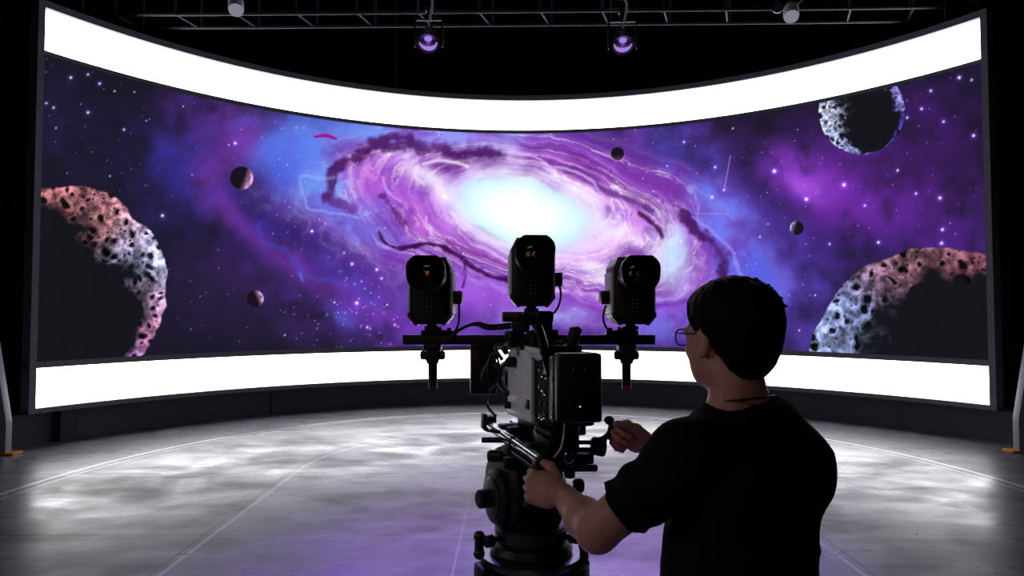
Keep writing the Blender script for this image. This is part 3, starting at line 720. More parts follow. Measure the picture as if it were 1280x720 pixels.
# lens at the front
b_ = cB(); p = K(.29, .07, .1)
b_.lathe([(.03, 0), (.05, .0), (.05, .03), (.045, .035), (.045, .07), (.05, .075), (.05, .12), (.056, .125), (.056, .15), (.048, .15), (.045, .13), (.002, .125)], p, af, 36).build('lens', M['black'], cine)
# coiled cables at the front left
b_ = cB()
for k in range(3):
    o = G(617-3*k, 0, 2.0); pts = []
    for j in range(15):
        t = j/14*2*PI
        g = G(617-2.5*k+(7+k)*math.cos(t), 462+k*4+(19-2*k)*math.sin(t), 2.0+.012*k); pts.append(g)
    b_.tube(pts, .0042, 8, 3)
b_.tube([G(628, 450, 1.97), G(620, 437, 1.98), G(622, 430, 1.98), G(631, 431, 1.97)], .006).tube([G(614, 486, 2.0), G(608, 500, 2.0), G(612, 512, 2.0), G(620, 520, 1.98)], .004)
b_.build('cable', M['cable'], cine)
# top: post, rear tube, paddle, blocks
b_ = cB()
b_.box(K(.17, .06, .26), (.05, .03, .12), Rz, bev=.004)
b_.box(G(643, 424, 1.93), (.05, .05, .05), Rz, bev=.008).box(G(651, 408, 1.93), (.055, .04, .035), bev=.006)
b_.prism([(0, 0), (.10, 0), (.085, .04), (.02, .06)], K(.14, .015, H), af, au, ar*.09, .003)
b_.cyl(G(634, 436, 1.92), G(628, 440, 1.92), .014, bev=.3)
b_.build('mount_post', M['black'], cine)
b_ = cB(); zt = G(660, 396, 1.98)
b_.box(zt, (.155, .06, .031), bev=.004)
b_.box(zt+V((.055, 0, -.02)), (.03, .04, .025), bev=.004)
b_.build('top_plate', M['satin'], cine)
cB().box(zt+V((-.0785, 0, 0)), (.004, .058, .028), bev=.001).build('plate_end', M['grey'], cine)
cB().tube([G(652, 397, 1.93), G(662, 399, 1.90), G(672, 408, 1.86), G(678, 425, 1.81), G(683, 445, 1.755), G(688, 468, 1.715)], .0135, 14).build('top_handle', M['gloss'], cine)
b_ = cB(); pts = [(707, 441), (722, 441), (724, 425), (728, 412), (723, 408), (713, 409), (709, 425)]
g0 = G(716, 441, 1.86)
b_.prism([(( px-716)*1.86/F, (441-py)*1.86/F) for px, py in pts], g0, (1, 0, 0), (0, 0, 1), (0, .022, 0), .003).build('paddle', M['satin'], cine)
b_ = cB().tube([G(688, 432, 1.84), G(700, 428, 1.84), G(709, 437, 1.84)], .006).cyl(G(700, 437, 1.84), G(715, 435, 1.84), .008).box(G(695, 436, 1.84), (.06, .05, .02), Rz, bev=.004)
b_.build('grip_block', M['black'], cine)
# underside: risers and rods
b_ = cB()
kbox(b_, .03, .27, .02, .125, -.03, 0, .004); kbox(b_, .05, .12, .03, .115, -.075, -.02, .004); kbox(b_, .18, .26, .03, .115, -.075, -.02, .004)
kbox(b_, -.02, .28, .03, .12, -.10, -.07, .004); kbox(b_, .0, .05, -.01, .02, -.07, -.02, .003); kbox(b_, .21, .25, -.03, .02, -.06, -.03, .004)
b_.build('riser_plate', M['black'], cine)
p0, p1 = G(676, 576, 1.68), G(612, 531, 2.08)
d = (p1-p0)
for off in (V((0, 0, 0)), ar*.085+V((0, 0, -.0))):
    cB().cyl(p0+off, p1+off, .0165, bev=.15).build('support_rod', M['silver'], cine)
p0b, p1b = G(668, 586, 1.70), G(640, 566, 1.85)
cB().cyl(p0b, p1b, .009).build('support_rod', M['greydk'], cine)
b_ = cB(); dn = d.normalized()
cB().cyl(p0+d*.44, p0+d*.47, .019).build('rod_collar', M['black'], cine)
cB().cyl(p0-dn*.02, p0, .020, bev=.3).build('rod_cap', M['black'], cine)
cB().cyl(p1, p1+dn*.03, .021).box(p1+V((0, 0, .005)), (.035, .04, .05), Rz, bev=.005).box(p1+V((-.018, 0, .012)), (.012, .03, .05), Rz, bev=.003).build('rod_cap', M['black'], cine)
for q_ in (.2, .75): cB().box(p0+d*q_+ar*.045, (.10, .035, .05), Rz, bev=.006).build('rod_clamp', M['black'], cine)
cB().cyl(G(628, 550, 1.92), G(602, 550, 1.92), .0085, bev=.2).build('thumb_screw', M['satin'], cine)
cB().cyl(G(625, 540, 1.95), G(612, 538, 1.95), .006).build('thumb_screw', M['satin'], cine)
b_ = cB(); b_.cyl(G(672, 534, 1.74), G(694, 545, 1.70), .016, bev=.3).box(G(688, 548, 1.76), (.06, .10, .05), Rz, bev=.008).box(G(700, 560, 1.80), (.06, .10, .07), Rz, bev=.008).box(G(716, 536, 1.78), (.03, .05, .055), bev=.004)
b_.build('rear_bracket', M['black'], cine)
cB().tube([G(706, 526, 1.70), G(704, 548, 1.66), G(700, 562, 1.67), G(692, 572, 1.70)], .0022).build('thin_wire', M['grey'], cine)

# battery ---------------------------------------------------------------------
q = K(-.045, .072, .1)
bat = thing('camera_battery', 'black slab battery clipped on the rear of the cine camera', 'battery', (q.x, q.y, C0.z))
def bB(): return B(tuple(bat.location))
b_ = bB(); b_.box(G(722, 484, 1.655)+V((0, 0, 0)), (.118, .05, .176), Matrix.Rotation(.14, 3, 'Z'), bev=.008, seg=3).build('battery_case', M['satin'], bat)
b_ = bB(); b_.box(G(694, 486, 1.685), (.024, .05, .17), Matrix.Rotation(.14, 3, 'Z'), bev=.003).build('mount_plate', M['greydk'], bat)
for py in (447, 472, 476, 508, 516, 522): bB().box(G(691, py, 1.665), (.010, .012, .008), Matrix.Rotation(.14, 3, 'Z'), bev=.002).build('contact', M['silver'], bat)
Rb = Matrix.Rotation(.14, 3, 'Z'); fr = G(722, 484, 1.655)+Rb@V((0, -.0255, 0))
def bl(x, z): return fr+Rb@V((x, 0, z))
for x, z, sz in ((-.005, .058, (.045, .004, .022)), (-.005, .012, (.048, .003, .016)), (-.005, -.024, (.07, .003, .04))): bB().box(bl(x, z), sz, Rb, bev=.001).build('raised_label', M['black'], bat)
for x in (-.018, .012): bB().box(bl(x, .048)+Rb@V((0, -.002, 0)), (.006, .003, .0025), Rb).build('charge_bar', M['led'], bat)
bB().ball(bl(0, -.046), .0022, 10).build('status_light', M['ledw'], bat)

# field monitor ----------------------------------------------------------------
g = G(604, 461, 2.1)
mon = thing('field_monitor', 'black monitor beyond the cine camera, its flat back showing below the bar', 'monitor', (g.x, g.y, g.z-.08))
def mB(): return B(tuple(mon.location))
mB().box(g, (.085, .03, .165), Matrix.Rotation(.1, 3, 'Z'), bev=.006).build('monitor_case', M['satin'], mon)
mB().box(g+V((0, .0165, 0)), (.072, .003, .148), Matrix.Rotation(.1, 3, 'Z')).build('screen_glass', M['gloss'], mon)
mB().cyl(g+V((0.0, 0, .07)), g+V((.06, -.02, .10)), .009).build('arm', M['black'], mon)

# focus handle -----------------------------------------------------------------
g = G(748, 558, 1.80)
fo = thing('focus_handle', 'curved black crank handle held by the right hand, on two thin rods', 'handle', tuple(g))
def fB(): return B(tuple(g))
fB().cyl(G(700, 553, 1.80), G(746, 553, 1.80), .0062).build('rod', M['black'], fo); fB().cyl(G(700, 562, 1.80), G(746, 562, 1.80), .0062).build('rod', M['black'], fo)
fB().lathe([(.006, -.022), (.020, -.021), (.025, -.016), (.027, .014), (.022, .02), (.006, .02)], g, (1, 0, -.12), 28).build('gear_box', M['rubber'], fo)
fB().tube([G(745, 551, 1.79), G(755, 548, 1.78), G(762, 541, 1.78), G(764, 532, 1.785), G(762, 526, 1.79)], .0085, 12).build('crank', M['black'], fo)
fB().ball(G(761.5, 525.5, 1.79), .013, 18, (1.1, 1, .95)).build('crank_knob', M['rubber'], fo)

# ------------------------------------------------------------------ bar with three box cameras
BY = 2.02
bc = G(661, 425, BY)
bar = thing('camera_bar', 'long black horizontal bar carrying the small cameras above the cine camera', 'bar', tuple(bc))
def rB(): return B(tuple(bc))
g0, g1 = G(504, 425, BY), G(818, 424, BY)
rB().box((g0+g1)/2, ((g1-g0).length, .03, .030), bev=.002).build('rail', M['black'], bar)
for px in (541, 783):
    y = BY
    t = rB().box(G(px, 434, y), (.055, .05, .02), bev=.004).box(G(px, 444, y), (.045, .045, .035), bev=.006).box(G(px, 452, y), (.036, .036, .012), bev=.003)
    t = t.build('under_clamp', M['black'], bar)
    for sg in (-1, 1): rB().cyl(G(px+sg*8, 444, y), G(px+sg*15.5, 444, y), .0145, bev=.35).build('wing_knob', M['satin'], t)
    rB().cyl(G(px, 452, y), G(px, 482, y), .0150, .0135).build('hand_tube', M['black'], t)
    rB().cyl(G(px, 481.5, y), G(px, 486, y), .0142, bev=.1).build('red_cap', M['red'], t)['label'] = 'red end cap'
    sg = 1 if px == 541 else -1
    u = rB().box(G(px, 414, y), (.046, .045, .022), bev=.004).box(G(px+sg*15, 415.5, y), (.055, .03, .014), bev=.003).cyl(G(px+sg*9, 414, y-.03), G(px+sg*9, 411, y+.02), .008).cyl(G(px+sg*18, 412, y-.02), G(px+sg*23, 412, y-.02), .006).ball(G(px-sg*12, 416, y-.02), .009, 12)
    u.build('top_clamp', M['black'], bar)
rB().tube([G(563, 424, BY-.03), G(572, 414, BY-.03), G(585, 407, BY-.02), G(597, 405, BY-.02), G(612, 409, BY-.03), G(640, 407, 1.97)], lambda t: .005+.005*min(1, max(0, (t-.45)*4)), 10).build('loom', M['cable'], bar)

def box_camera(label, base, yaw, conn, pitch=0.):
    t = thing('box_camera', label, 'camera', tuple(base), (pitch, 0, yaw), 'small cameras on the bar')
    w = .0625
    oct_ = [(-.044, 0), (.044, 0), (w, .024), (w, .178), (.048, .208), (-.048, .208), (-w, .178), (-w, .024)]
    B().prism(oct_, (0, -.05, 0), (1, 0, 0), (0, 0, 1), (0, .125, 0), .003).build('housing', M['satin'], t)
    B().prism([(-.036, .012), (.036, .012), (.05, .03), (.05, .12), (-.05, .12), (-.05, .03)], (0, -.054, 0), (1, 0, 0), (0, 0, 1), (0, .006, 0), .001).build('front_plate', M['rubber'], t)
    for s in (-1, 1):
        B().box((s*(w+.003), .01, .096), (.008, .105, .13), bev=.002).build('side_plate', M['grey'], t)
        B().prism([(s*.046, -.003), (s*(w+.006), .024), (s*(w+.006), .036), (s*(w), .036), (s*.052, .014), (s*.038, -.003)], (0, -.055, 0), (1, 0, 0), (0, 0, 1), (0, .02, 0), .001).build('corner_guard', M['greydk'], t)
    zl = .150
    B().lathe([(.03, 0), (.054, 0), (.054, .018), (.051, .02), (.051, .03), (.055, .032), (.055, .05), (.05, .052), (.03, .052)], (0, -.05, zl), (0, -1, 0), 40).build('lens_barrel', M['black'], t)
    B().lathe([(.0552, .032), (.0562, .034), (.0562, .038), (.0552, .04)], (0, -.05, zl), (0, -1, 0), 40).build('focus_ring', M['greydk'], t)
    def prof(r, k=0):
        P = []
        for i in range(48):
            a = 2*PI*i/48; c, s = math.cos(a), math.sin(a)
            if s > 0:                                # round hood with a flat cut across the top
                t = min(1, s/.6); k2 = min(r*(1+.13*t*t*(3-2*t)), .97*r/max(s, 1e-6)); P.append((c*k2, s*k2))
            else: P.append((c*r, s*r))
        return P
    b = B(); vs, fs = [], []; n = 48
    for r, y in ((.048, -.09), (.055, -.105), (.057, -.142), (.054, -.142), (.051, -.108), (.044, -.098)):
        vs += [V((a, y, zl+c)) for a, c in prof(r)]
    for i in range(5):
        for k in range(n): fs.append((i*n+k, i*n+(k+1) % n, (i+1)*n+(k+1) % n, (i+1)*n+k))
    b.poly(vs, fs).build('lens_hood', M['satin'], t)
    B().lathe([(.047, .0), (.043, .008), (.034, .015), (.02, .019), (.001, .0205)], (0, -.097, zl), (0, -1, 0), 36, caps=False).build('front_element', M['lens'], t)
    B().ball((.003, -.1145, zl+.000), .013, 24, (1.1, .3, .85)).build('glint_element', M['amber'], t)  # flattened amber bead, shaped to give the lens coating's glint
    for i in range(2):
        for j in range(4): B().box((-.006+i*.013, -.0555, .04+j*.012), (.003, .002, .003)).build('indicator_light', M['led'], t)
    for i, j in ((-.022, .05), (-.022, .065), (.02, .05), (.02, .078)): B().lathe([(.003, 0), (.003, .002), (.001, .002)], (i, -.054, j), (0, -1, 0), 10).build('screw', M['greydk'], t)
    B().cyl((0, 0, -.03), (0, 0, .004), .016).box((0, 0, -.012), (.042, .045, .012), bev=.003).build('mount_stub', M['black'], t)
    cx = conn*(w+.02)
    if conn: B().box((cx, -.0, .083), (.026, .04, .042), bev=.003).build('connector_box', M['satin'], t)
    return t, cx
def attach_cable(t, pts, r=.0035):
    bpy.context.view_layer.update()
    Mi = t.matrix_world.inverted()
    B().tube([Mi@V(p) for p in pts], r, 8).build('cable', M['cable'], t)
t, cx = box_camera('left small camera on the bar, with a thick cable running behind it', G(540, 405, BY), -.02, 1)
attach_cable(t, [G(573, 376, BY-.02), G(574, 390, BY-.02), G(573, 405, BY-.02), G(568, 415, BY-.025), G(560, 424, BY-.03), G(550, 427, BY-.035)])
t, cx = box_camera('middle small camera, the highest one, on its own top plate', G(664, 383, 1.98), .06, 1, -.0)
attach_cable(t, [G(693, 345, 1.97), G(699, 356, 1.96), G(701, 370, 1.96), G(698, 383, 1.96), G(692, 392, 1.96)])
t, cx = box_camera('right small camera on the bar, nearest the man in glasses', G(788, 405, BY), .05, -1)
attach_cable(t, [G(757, 382, BY-.02), G(754, 396, BY-.03), G(757, 408, BY-.03), G(764, 415, BY-.03), G(772, 417, BY-.03)])
# ------------------------------------------------------------------ the camera operator (signed-distance modelling + surface nets)
class Field:
    def __init__(s, lo, hi, h):
        s.lo = np.array(lo, float); s.h = h
        s.n = np.ceil((np.array(hi)-s.lo)/h).astype(int)+1
        s.d = np.full(s.n, .2, np.float32)
    def sub(s, lo, hi):
        a = np.clip(np.floor((np.array(lo)-s.lo)/s.h).astype(int), 0, s.n-1); b = np.clip(np.ceil((np.array(hi)-s.lo)/s.h).astype(int)+1, 1, s.n)
        sl = tuple(slice(i, max(j, i+1)) for i, j in zip(a, b))
        ax = [s.lo[k]+s.h*np.arange(sl[k].start, sl[k].stop) for k in range(3)]
        P = np.stack(np.meshgrid(*ax, indexing='ij'), -1)
        return sl, P
    def add(s, fn, lo, hi, k=.01, mode='u'):
        m = .03+k
        sl, P = s.sub(np.array(lo)-m, np.array(hi)+m)
        d = fn(P).astype(np.float32); e = s.d[sl]
        if mode == 'u':
            if k > 0: hh = np.clip(k-np.abs(d-e), 0, None)/k; s.d[sl] = np.minimum(d, e)-hh*hh*k*.25
            else: s.d[sl] = np.minimum(d, e)
        elif mode == 's':
            d = -d
            if k > 0: hh = np.clip(k-np.abs(d-e), 0, None)/k; s.d[sl] = np.maximum(d, e)+hh*hh*k*.25
            else: s.d[sl] = np.maximum(d, e)
    def cone(s, a, b, ra, rb, k=.01, mode='u'):
        a, b = np.array(a, float), np.array(b, float); R = max(ra, rb)
        s.add(lambda P: cone_d(P, a, b, ra, rb), np.minimum(a, b)-R, np.maximum(a, b)+R, k, mode)
    def ell(s, c, r, R=None, k=.01, mode='u'):
        c, r = np.array(c, float), np.array(r, float); R = np.eye(3) if R is None else np.array(R)
        q = np.abs(R)@r
        s.add(lambda P: ell_d(P, c, r, R), c-q, c+q, k, mode)
    def mesh(s):
        D = s.d; ins = D < 0
        c = np.zeros(tuple(np.array(D.shape)-1), np.int8)
        for i in (0, 1):
            for j in (0, 1):
                for k in (0, 1): c += ins[i:D.shape[0]-1+i, j:D.shape[1]-1+j, k:D.shape[2]-1+k]
        act = np.argwhere((c > 0) & (c < 8)); idm = np.full(c.shape, -1, np.int32); idm[tuple(act.T)] = np.arange(len(act))
        acc = np.zeros((len(act), 3)); cnt = np.zeros(len(act))
        for ax in range(3):
            o1, o2 = [k for k in range(3) if k != ax]
            for i in (0, 1):
                for j in (0, 1):
                    p = act.copy(); p[:, o1] += i; p[:, o2] += j; q = p.copy(); q[:, ax] += 1
                    a, b = D[tuple(p.T)], D[tuple(q.T)]; m = (a < 0) != (b < 0)
                    t = np.where(m, a/np.where(m, a-b, 1), 0)
                    off = np.zeros((len(act), 3)); off[:, o1] = i; off[:, o2] = j; off[:, ax] = t
                    acc += off*m[:, None]; cnt += m
        co = s.lo+(act+acc/np.maximum(cnt, 1)[:, None])*s.h
        Q = []
        for ax in range(3):
            o1, o2 = (ax+1) % 3, (ax+2) % 3
            sl0 = [slice(1, -1)]*3; sl0[ax] = slice(0, -1); sl1 = list(sl0); sl1[ax] = slice(1, None)
            A_, B_ = ins[tuple(sl0)], ins[tuple(sl1)]
            e = np.argwhere(A_ != B_); up = A_[tuple(e.T)]
            base = e.copy(); base[:, o1] += 1; base[:, o2] += 1
            def g(i, j):
                p = base.copy(); p[:, o1] -= i; p[:, o2] -= j; return idm[tuple(p.T)]
            q = np.stack([g(1, 1), g(0, 1), g(0, 0), g(1, 0)], 1)
            q[~up] = q[~up][:, ::-1]; Q.append(q)
        return co, np.concatenate(Q)
def cone_d(P, a, b, ra, rb):
    v = b-a; t = np.clip(((P-a)@v)/(v@v), 0, 1)
    return np.linalg.norm(P-a-t[..., None]*v, axis=-1)-(ra+(rb-ra)*t)
def ell_d(P, c, r, R):
    q = (P-c)@R; k0 = np.linalg.norm(q/r, axis=-1); k1 = np.linalg.norm(q/(r*r), axis=-1)
    return k0*(k0-1)/np.maximum(k1, 1e-6)
def np_mesh(name, co, q, mt, parent, org, smooth_it=2):
    co = co.copy()
    if smooth_it:
        e = np.concatenate([q[:, [0, 1]], q[:, [1, 2]], q[:, [2, 3]], q[:, [3, 0]]])
        for w in (.5, -.52)*smooth_it:
            s = np.zeros_like(co); n = np.zeros(len(co))
            np.add.at(s, e[:, 0], co[e[:, 1]]); np.add.at(n, e[:, 0], 1); np.add.at(s, e[:, 1], co[e[:, 0]]); np.add.at(n, e[:, 1], 1)
            co += w*(s/np.maximum(n, 1)[:, None]-co)
    co = co-np.array(org)
    me = bpy.data.meshes.new(name)
    me.vertices.add(len(co)); me.vertices.foreach_set('co', co.astype(np.float32).ravel())
    me.loops.add(q.size); me.loops.foreach_set('vertex_index', q.ravel().astype(np.int32))
    me.polygons.add(len(q)); me.polygons.foreach_set('loop_start', np.arange(0, q.size, 4, dtype=np.int32))
    me.update(calc_edges=True); me.validate()
    return finish(name, me, mt, parent, True, None)

n3 = lambda *a: np.array(a, float)
PX, PY = .505, 1.42
ba = math.radians(38)                                # the body is turned to the left
fw = n3(-math.sin(ba), math.cos(ba), 0); lf = n3(-math.cos(ba), -math.sin(ba), 0); up = n3(0, 0, 1)
pc = n3(PX, PY, 0)
def T(f, l, u): return pc+fw*f+lf*l+up*u
RB = np.stack([fw, lf, up], 1)                       # columns: forward, left, up
arr = lambda v: n3(v.x, v.y, v.z)
Lsh, Lel, Lwr = arr(G(857, 572, 1.30)), arr(G(746, 664, 1.37)), arr(G(703, 619, 1.59))
Rsh, Rel, Rwr = arr(G(973, 560, 1.55)), n3(.60, 1.73, 1.07), arr(G(812, 558, 1.80))
ha = math.radians(30)
hf = n3(-math.sin(ha), math.cos(ha), -.06); hf /= np.linalg.norm(hf)
hl = n3(-math.cos(ha), -math.sin(ha), 0); hu = np.cross(hf, hl)
RH = np.stack([hf, hl, hu], 1)
HC = arr(G(905, 421, 1.40))                          # head centre (ear height and a bit above)
HS = .90
def Hd(f, l, u): return HC+(hf*f+hl*l+hu*u)*HS
def hell(c, r, R, k=.01, mode='u'): body.ell(c, n3(*r)*HS, R, k, mode)
body = Field((.0, 1.05, .0), (.86, 2.0, 1.66), .004)
# trunk, neck, legs
body.ell(T(-.005, 0, 1.17), (.105, .16, .19), RB, .05)
body.ell(T(.01, 0, .98), (.10, .145, .14), RB, .05)
body.ell(T(-.01, 0, .87), (.115, .165, .12), RB, .05)
body.cone(Lsh, T(0, .05, 1.28), .055, .065, .05); body.cone(Rsh, T(0, -.05, 1.28), .055, .065, .05)
nb = T(-.012, .02, 1.30)
body.cone(nb, Hd(-.022, .004, -.07), .054, .050, .03)
body.cone(T(-.02, .09, 1.28), Hd(-.035, .02, -.10), .03, .034, .04); body.cone(T(-.02, -.07, 1.28), Hd(-.035, -.012, -.10), .03, .034, .04)
for s, fx in ((1, .10), (-1, -.06)):
    hip, kn, an = T(-.01, s*.09, .82), T(fx*.5+.03, s*.12, .45), T(fx, s*.14, .08)
    body.cone(hip, kn, .082, .055, .03); body.cone(kn, T(fx*.75, s*.13, .30), .052, .052, .02); body.cone(T(fx*.75, s*.13, .30), an, .052, .036, .02)
    body.ell(an+fw*.05-up*.035, (.11, .04, .035), RB, .03)
# arms
def arm(sh, el, wr, k=.02):
    mid = sh+(el-sh)*.5
    body.cone(sh, mid, .054, .049, k); body.cone(mid, el, .049, .043, k)
    m2 = el+(wr-el)*.33
    body.cone(el, m2, .041, .043, k); body.cone(m2, wr, .043, .028, k)
arm(Lsh, Lel, Lwr); arm(Rsh, Rel, Rwr)
# hands
def hand(W, d, t, left, curl, thumb):
    d = d/np.linalg.norm(d); t = t-d*(t@d); t = t/np.linalg.norm(t)
    n = np.cross(d, t)*(-1 if left else 1)
    R = np.stack([d, t, n], 1)
    body.cone(W-d*.01, W+d*.03, .027, .026, .012)
    body.ell(W+d*.052, (.048, .041, .0185), R, .012)
    body.cone(W+d*.03+t*.022-n*.006, W+d*.06+t*.03-n*.004, .016, .014, .01)
    body.cone(W+d*.03-t*.026, W+d*.075-t*.030, .015, .012, .01)
    for off, L, r in ((.0305, (.043, .026, .021), .0098), (.0105, (.047, .030, .023), .0100), (-.0105, (.044, .028, .022), .0096), (-.030, (.035, .021, .019), .0086)):
        p = W+d*(.088-abs(off-.008)*.25)+t*off
        body.ell(p+n*.003, (.0125, .0108, .0115), R, .006)
        a = 0.
        for Ls, c, rr in zip(L, curl, (1., .93, .84)):
            a += math.radians(c); q = p+(d*math.cos(a)-n*math.sin(a))*Ls
            body.cone(p, q, r*rr, r*rr*.93, .0035); p = q
    p = W+d*.022+t*.030-n*.010
    for (x, y, z), Ls, r in zip(thumb, (.044, .034, .027), (.0148, .0122, .0108)):
        v = d*x+t*y+n*z; v = v/np.linalg.norm(v); q = p+v*Ls
        body.cone(p, q, r, r*.92, .006); p = q
    body.ell(p, (.0105, .0105, .009), R, .004)
    return W+d*.088-n*.030, t, d, n
Lgrip, Lt, Ld, Ln = hand(Lwr, n3(-.085, .036, .016), n3(.06, .25, 1.), True, (58, 82, 55), ((.75, .62, -.35), (.95, .12, -.5), (.8, -.35, -.75)))
Rgrip, Rt, Rd, Rn = hand(Rwr, arr(G(768, 533, 1.82))-Rwr, n3(-.25, -.35, 1.), False, (62, 80, 50), ((.85, .5, -.4), (1., .15, -.45), (.85, -.15, -.6)))
# head
hell(Hd(-.018, 0, .035), (.100, .078, .090), RH, .02)            # cranium
hell(Hd(.030, 0, -.028), (.064, .062, .088), RH, .03)            # face
hell(Hd(.055, 0, -.092), (.032, .036, .026), RH, .03)            # chin
for s in (1, -1):
    hell(Hd(.012, s*.046, -.066), (.042, .018, .030), RH, .03)   # jaw
    hell(Hd(.062, s*.036, -.028), (.022, .020, .018), RH, .02)   # cheekbone
    hell(Hd(.082, s*.031, .006), (.013, .017, .010), RH, .006, 's')
    hell(Hd(.078, s*.031, .004), (.0135, .0135, .0125), RH, .003)
    hell(Hd(.083, s*.031, .021), (.010, .022, .006), RH, .01)    # brow
    Re = RH@np.array(Matrix.Rotation(s*.35, 3, 'Z'))
    hell(Hd(-.012, s*.088, -.012), (.019, .007, .034), Re, .006) # ear
    hell(Hd(-.007, s*.095, -.008), (.010, .004, .021), Re, .003, 's')
    hell(Hd(-.006, s*.084, -.038), (.010, .008, .011), Re, .005)
body.cone(Hd(.088, 0, .012), Hd(.104, 0, -.028), .008, .0115, .012)  # nose
for s in (1, -1): hell(Hd(.094, s*.011, -.030), (.010, .008, .008), RH, .006)
hell(Hd(.088, 0, -.058), (.010, .024, .007), RH, .006); hell(Hd(.086, 0, -.068), (.010, .021, .007), RH, .006)
hell(Hd(.098, 0, -.0625), (.006, .022, .0015), RH, .002, 's')
person = thing('person', 'man with short black hair, glasses and black T-shirt working the camera, seen from behind', 'person', tuple(pc))
co, q = body.mesh(); del body
bo = np_mesh('body', co, q, M['skin'], person, pc, 1)
# eyes and lips
for s in (1, -1):
    B(pc).ball(V(Hd(.0805, s*.031, .004)), .0122, 16).build('eye', M['eye'], person)
# hair
hb = Field(Hd(0, 0, 0)-.19, Hd(0, 0, 0)+.19, .003)
sl, P = hb.sub(hb.lo, hb.lo+hb.h*hb.n)
q_ = (P-HC)@RH/HS; f_, l_, u_ = q_[..., 0], q_[..., 1], q_[..., 2]
e1 = ell_d(P, Hd(-.032, 0, .040), n3(.124, .104, .100)*HS, RH); e2 = ell_d(P, Hd(-.058, 0, -.035), n3(.076, .080, .090)*HS, RH)
hh = np.clip(.03-np.abs(e1-e2), 0, None)/.03; d = np.minimum(e1, e2)-hh*hh*.0075
nz = fbm(np.arctan2(l_, f_)*7+u_*9, u_*22+f_*10, 4, 2)-.5; nz2 = fbm(f_*70, l_*70+u_*25, 3, 4)-.5
d = d-nz*.006-nz2*.004-.004*np.clip((u_-.06)/.05, 0, 1)
# hair line: temples, around the ears, nape
line = np.interp(f_, [-.13, -.10, -.07, -.045, -.028, -.012, .004, .012, .03, .05, .07, .12], [-.105, -.104, -.098, -.085, -.035, .026, .020, .000, .022, .050, .070, .078])
line = line+nz2*.012
d = d+.010*np.clip(1-(u_-line)/.04, 0, 1)*sst(-.03, .02, f_)
d = d+.011*np.clip(1-(u_-line)/.06, 0, 1)*sst(-.02, -.05, f_)
d = d+.010*(1-sst(-.03, .05, u_))*sst(-.075, -.04, f_)
d = np.maximum(d, (line-u_)*.7)
d = np.maximum(d, .0-ell_d(P, Hd(.055, 0, -.02), n3(.056, .066, .075)*HS, RH)*1.)
hb.d[sl] = d.astype(np.float32)
for k in range(34):                                   # short stray tufts over the crown and back
    r = np.random.default_rng(k); a = r.uniform(-1.2, 1.2)+PI; e = r.uniform(.15, 1.2)
    dirv = n3(math.cos(a)*math.cos(e), math.sin(a)*math.cos(e), math.sin(e)); p = (n3(-.032, 0, .040)+dirv*n3(.120, .100, .098))*HS
    tip = p+dirv*r.uniform(.004, .013)+n3(-.012, 0, -.008)*r.uniform(0, 1.5)+r.normal(0, .004, 3)
    hb.cone(HC+RH@p, HC+RH@tip, .005, .001, .006)
co, q = hb.mesh(); np_mesh('hair', co, q, M['hair'], person, pc, 0)
# T-shirt
sh = Field((.17, 1.02, .76), (.86, 1.86, 1.40), .004)
sh.ell(T(-.012, 0, 1.16), (.132, .182, .21), RB, .05); sh.ell(T(.0, .015, 1.0), (.138, .196, .2), RB, .06); sh.ell(T(-.005, .012, .86), (.138, .205, .16), RB, .06)
for S_, s in ((Lsh, 1), (Rsh, -1)):
    sh.cone(S_, T(-.012, s*.05, 1.278), .072, .070, .06)
sh.cone(T(-.012, .07, 1.292), T(-.012, -.07, 1.292), .050, .050, .04)
sh.cone(T(-.012, .02, 1.315), T(-.012, -.02, 1.315), .055, .055, .03)
sh.cone(Rsh+up*.01, T(-.05, -.10, 1.20), .066, .082, .06)
sh.cone(T(-.07, .12, 1.2), T(-.06, -.12, 1.2), .07, .07, .05)
def sleeve(S_, E_, frac, s):
    ax = (E_-S_)/np.linalg.norm(E_-S_); L = np.linalg.norm(E_-S_); end = S_+ax*L*frac
    def fn(P):
        t = np.clip(((P-S_)@ax)/L, 0, 1.); h = (P-S_)-(((P-S_)@ax))[..., None]*ax
        fold = .0035*np.sin(((P-S_)@ax)*95+h[..., 2]*30+h[..., 0]*25)*np.clip(t*2.5, 0, 1)
        d = cone_d(P, S_-ax*.01-up*.003, S_+ax*L-up*.003, .067, .061)+fold
        return np.maximum(d, (P-end)@ax)
    sh.add(fn, np.minimum(S_, end)-.09, np.maximum(S_, end)+.09, .035)
    sh.add(lambda P: np.maximum(np.maximum(cone_d(P, S_+ax*L*.35, E_, .0505, .0465), -((P-(S_+ax*L*(frac-.05)))@ax)), -((end+ax*.06-P)@ax)), end-.08, end+.08, .0, 's')
sleeve(Lsh, Lel, .68, 1); sleeve(Rsh, Rel, .74, -1)
sl, P = sh.sub(sh.lo, sh.lo+sh.h*sh.n)
f_, l_, u_ = (P-pc)@fw, (P-pc)@lf, P[..., 2]
nf = fbm(l_*9+u_*5+4, u_*11-l_*7+f_*4, 4, 1)-.5
diag = ridge(fbm(l_*5+u_*6, u_*4-l_*4+f_*3+2, 3, 5), 3)-.25
sh.d[sl] += (-nf*.010-diag*.004).astype(np.float32)
sh.d[sl] = np.maximum(sh.d[sl], (.80-u_).astype(np.float32))
# neck opening
na = Hd(-.03, 0, -.07)-nb; na = na/np.linalg.norm(na)
sh.add(lambda P: np.maximum(cone_d(P, nb+na*.02-fw*.0, nb+na*.16+fw*.05, .060, .074), -(P-(nb+na*.035-fw*.004))@(na*.93-fw*.0+0*na)), nb-.1, nb+.2, .006, 's')
co, q = sh.mesh(); np_mesh('t_shirt', co, q, M['shirt'], person, pc, 1)
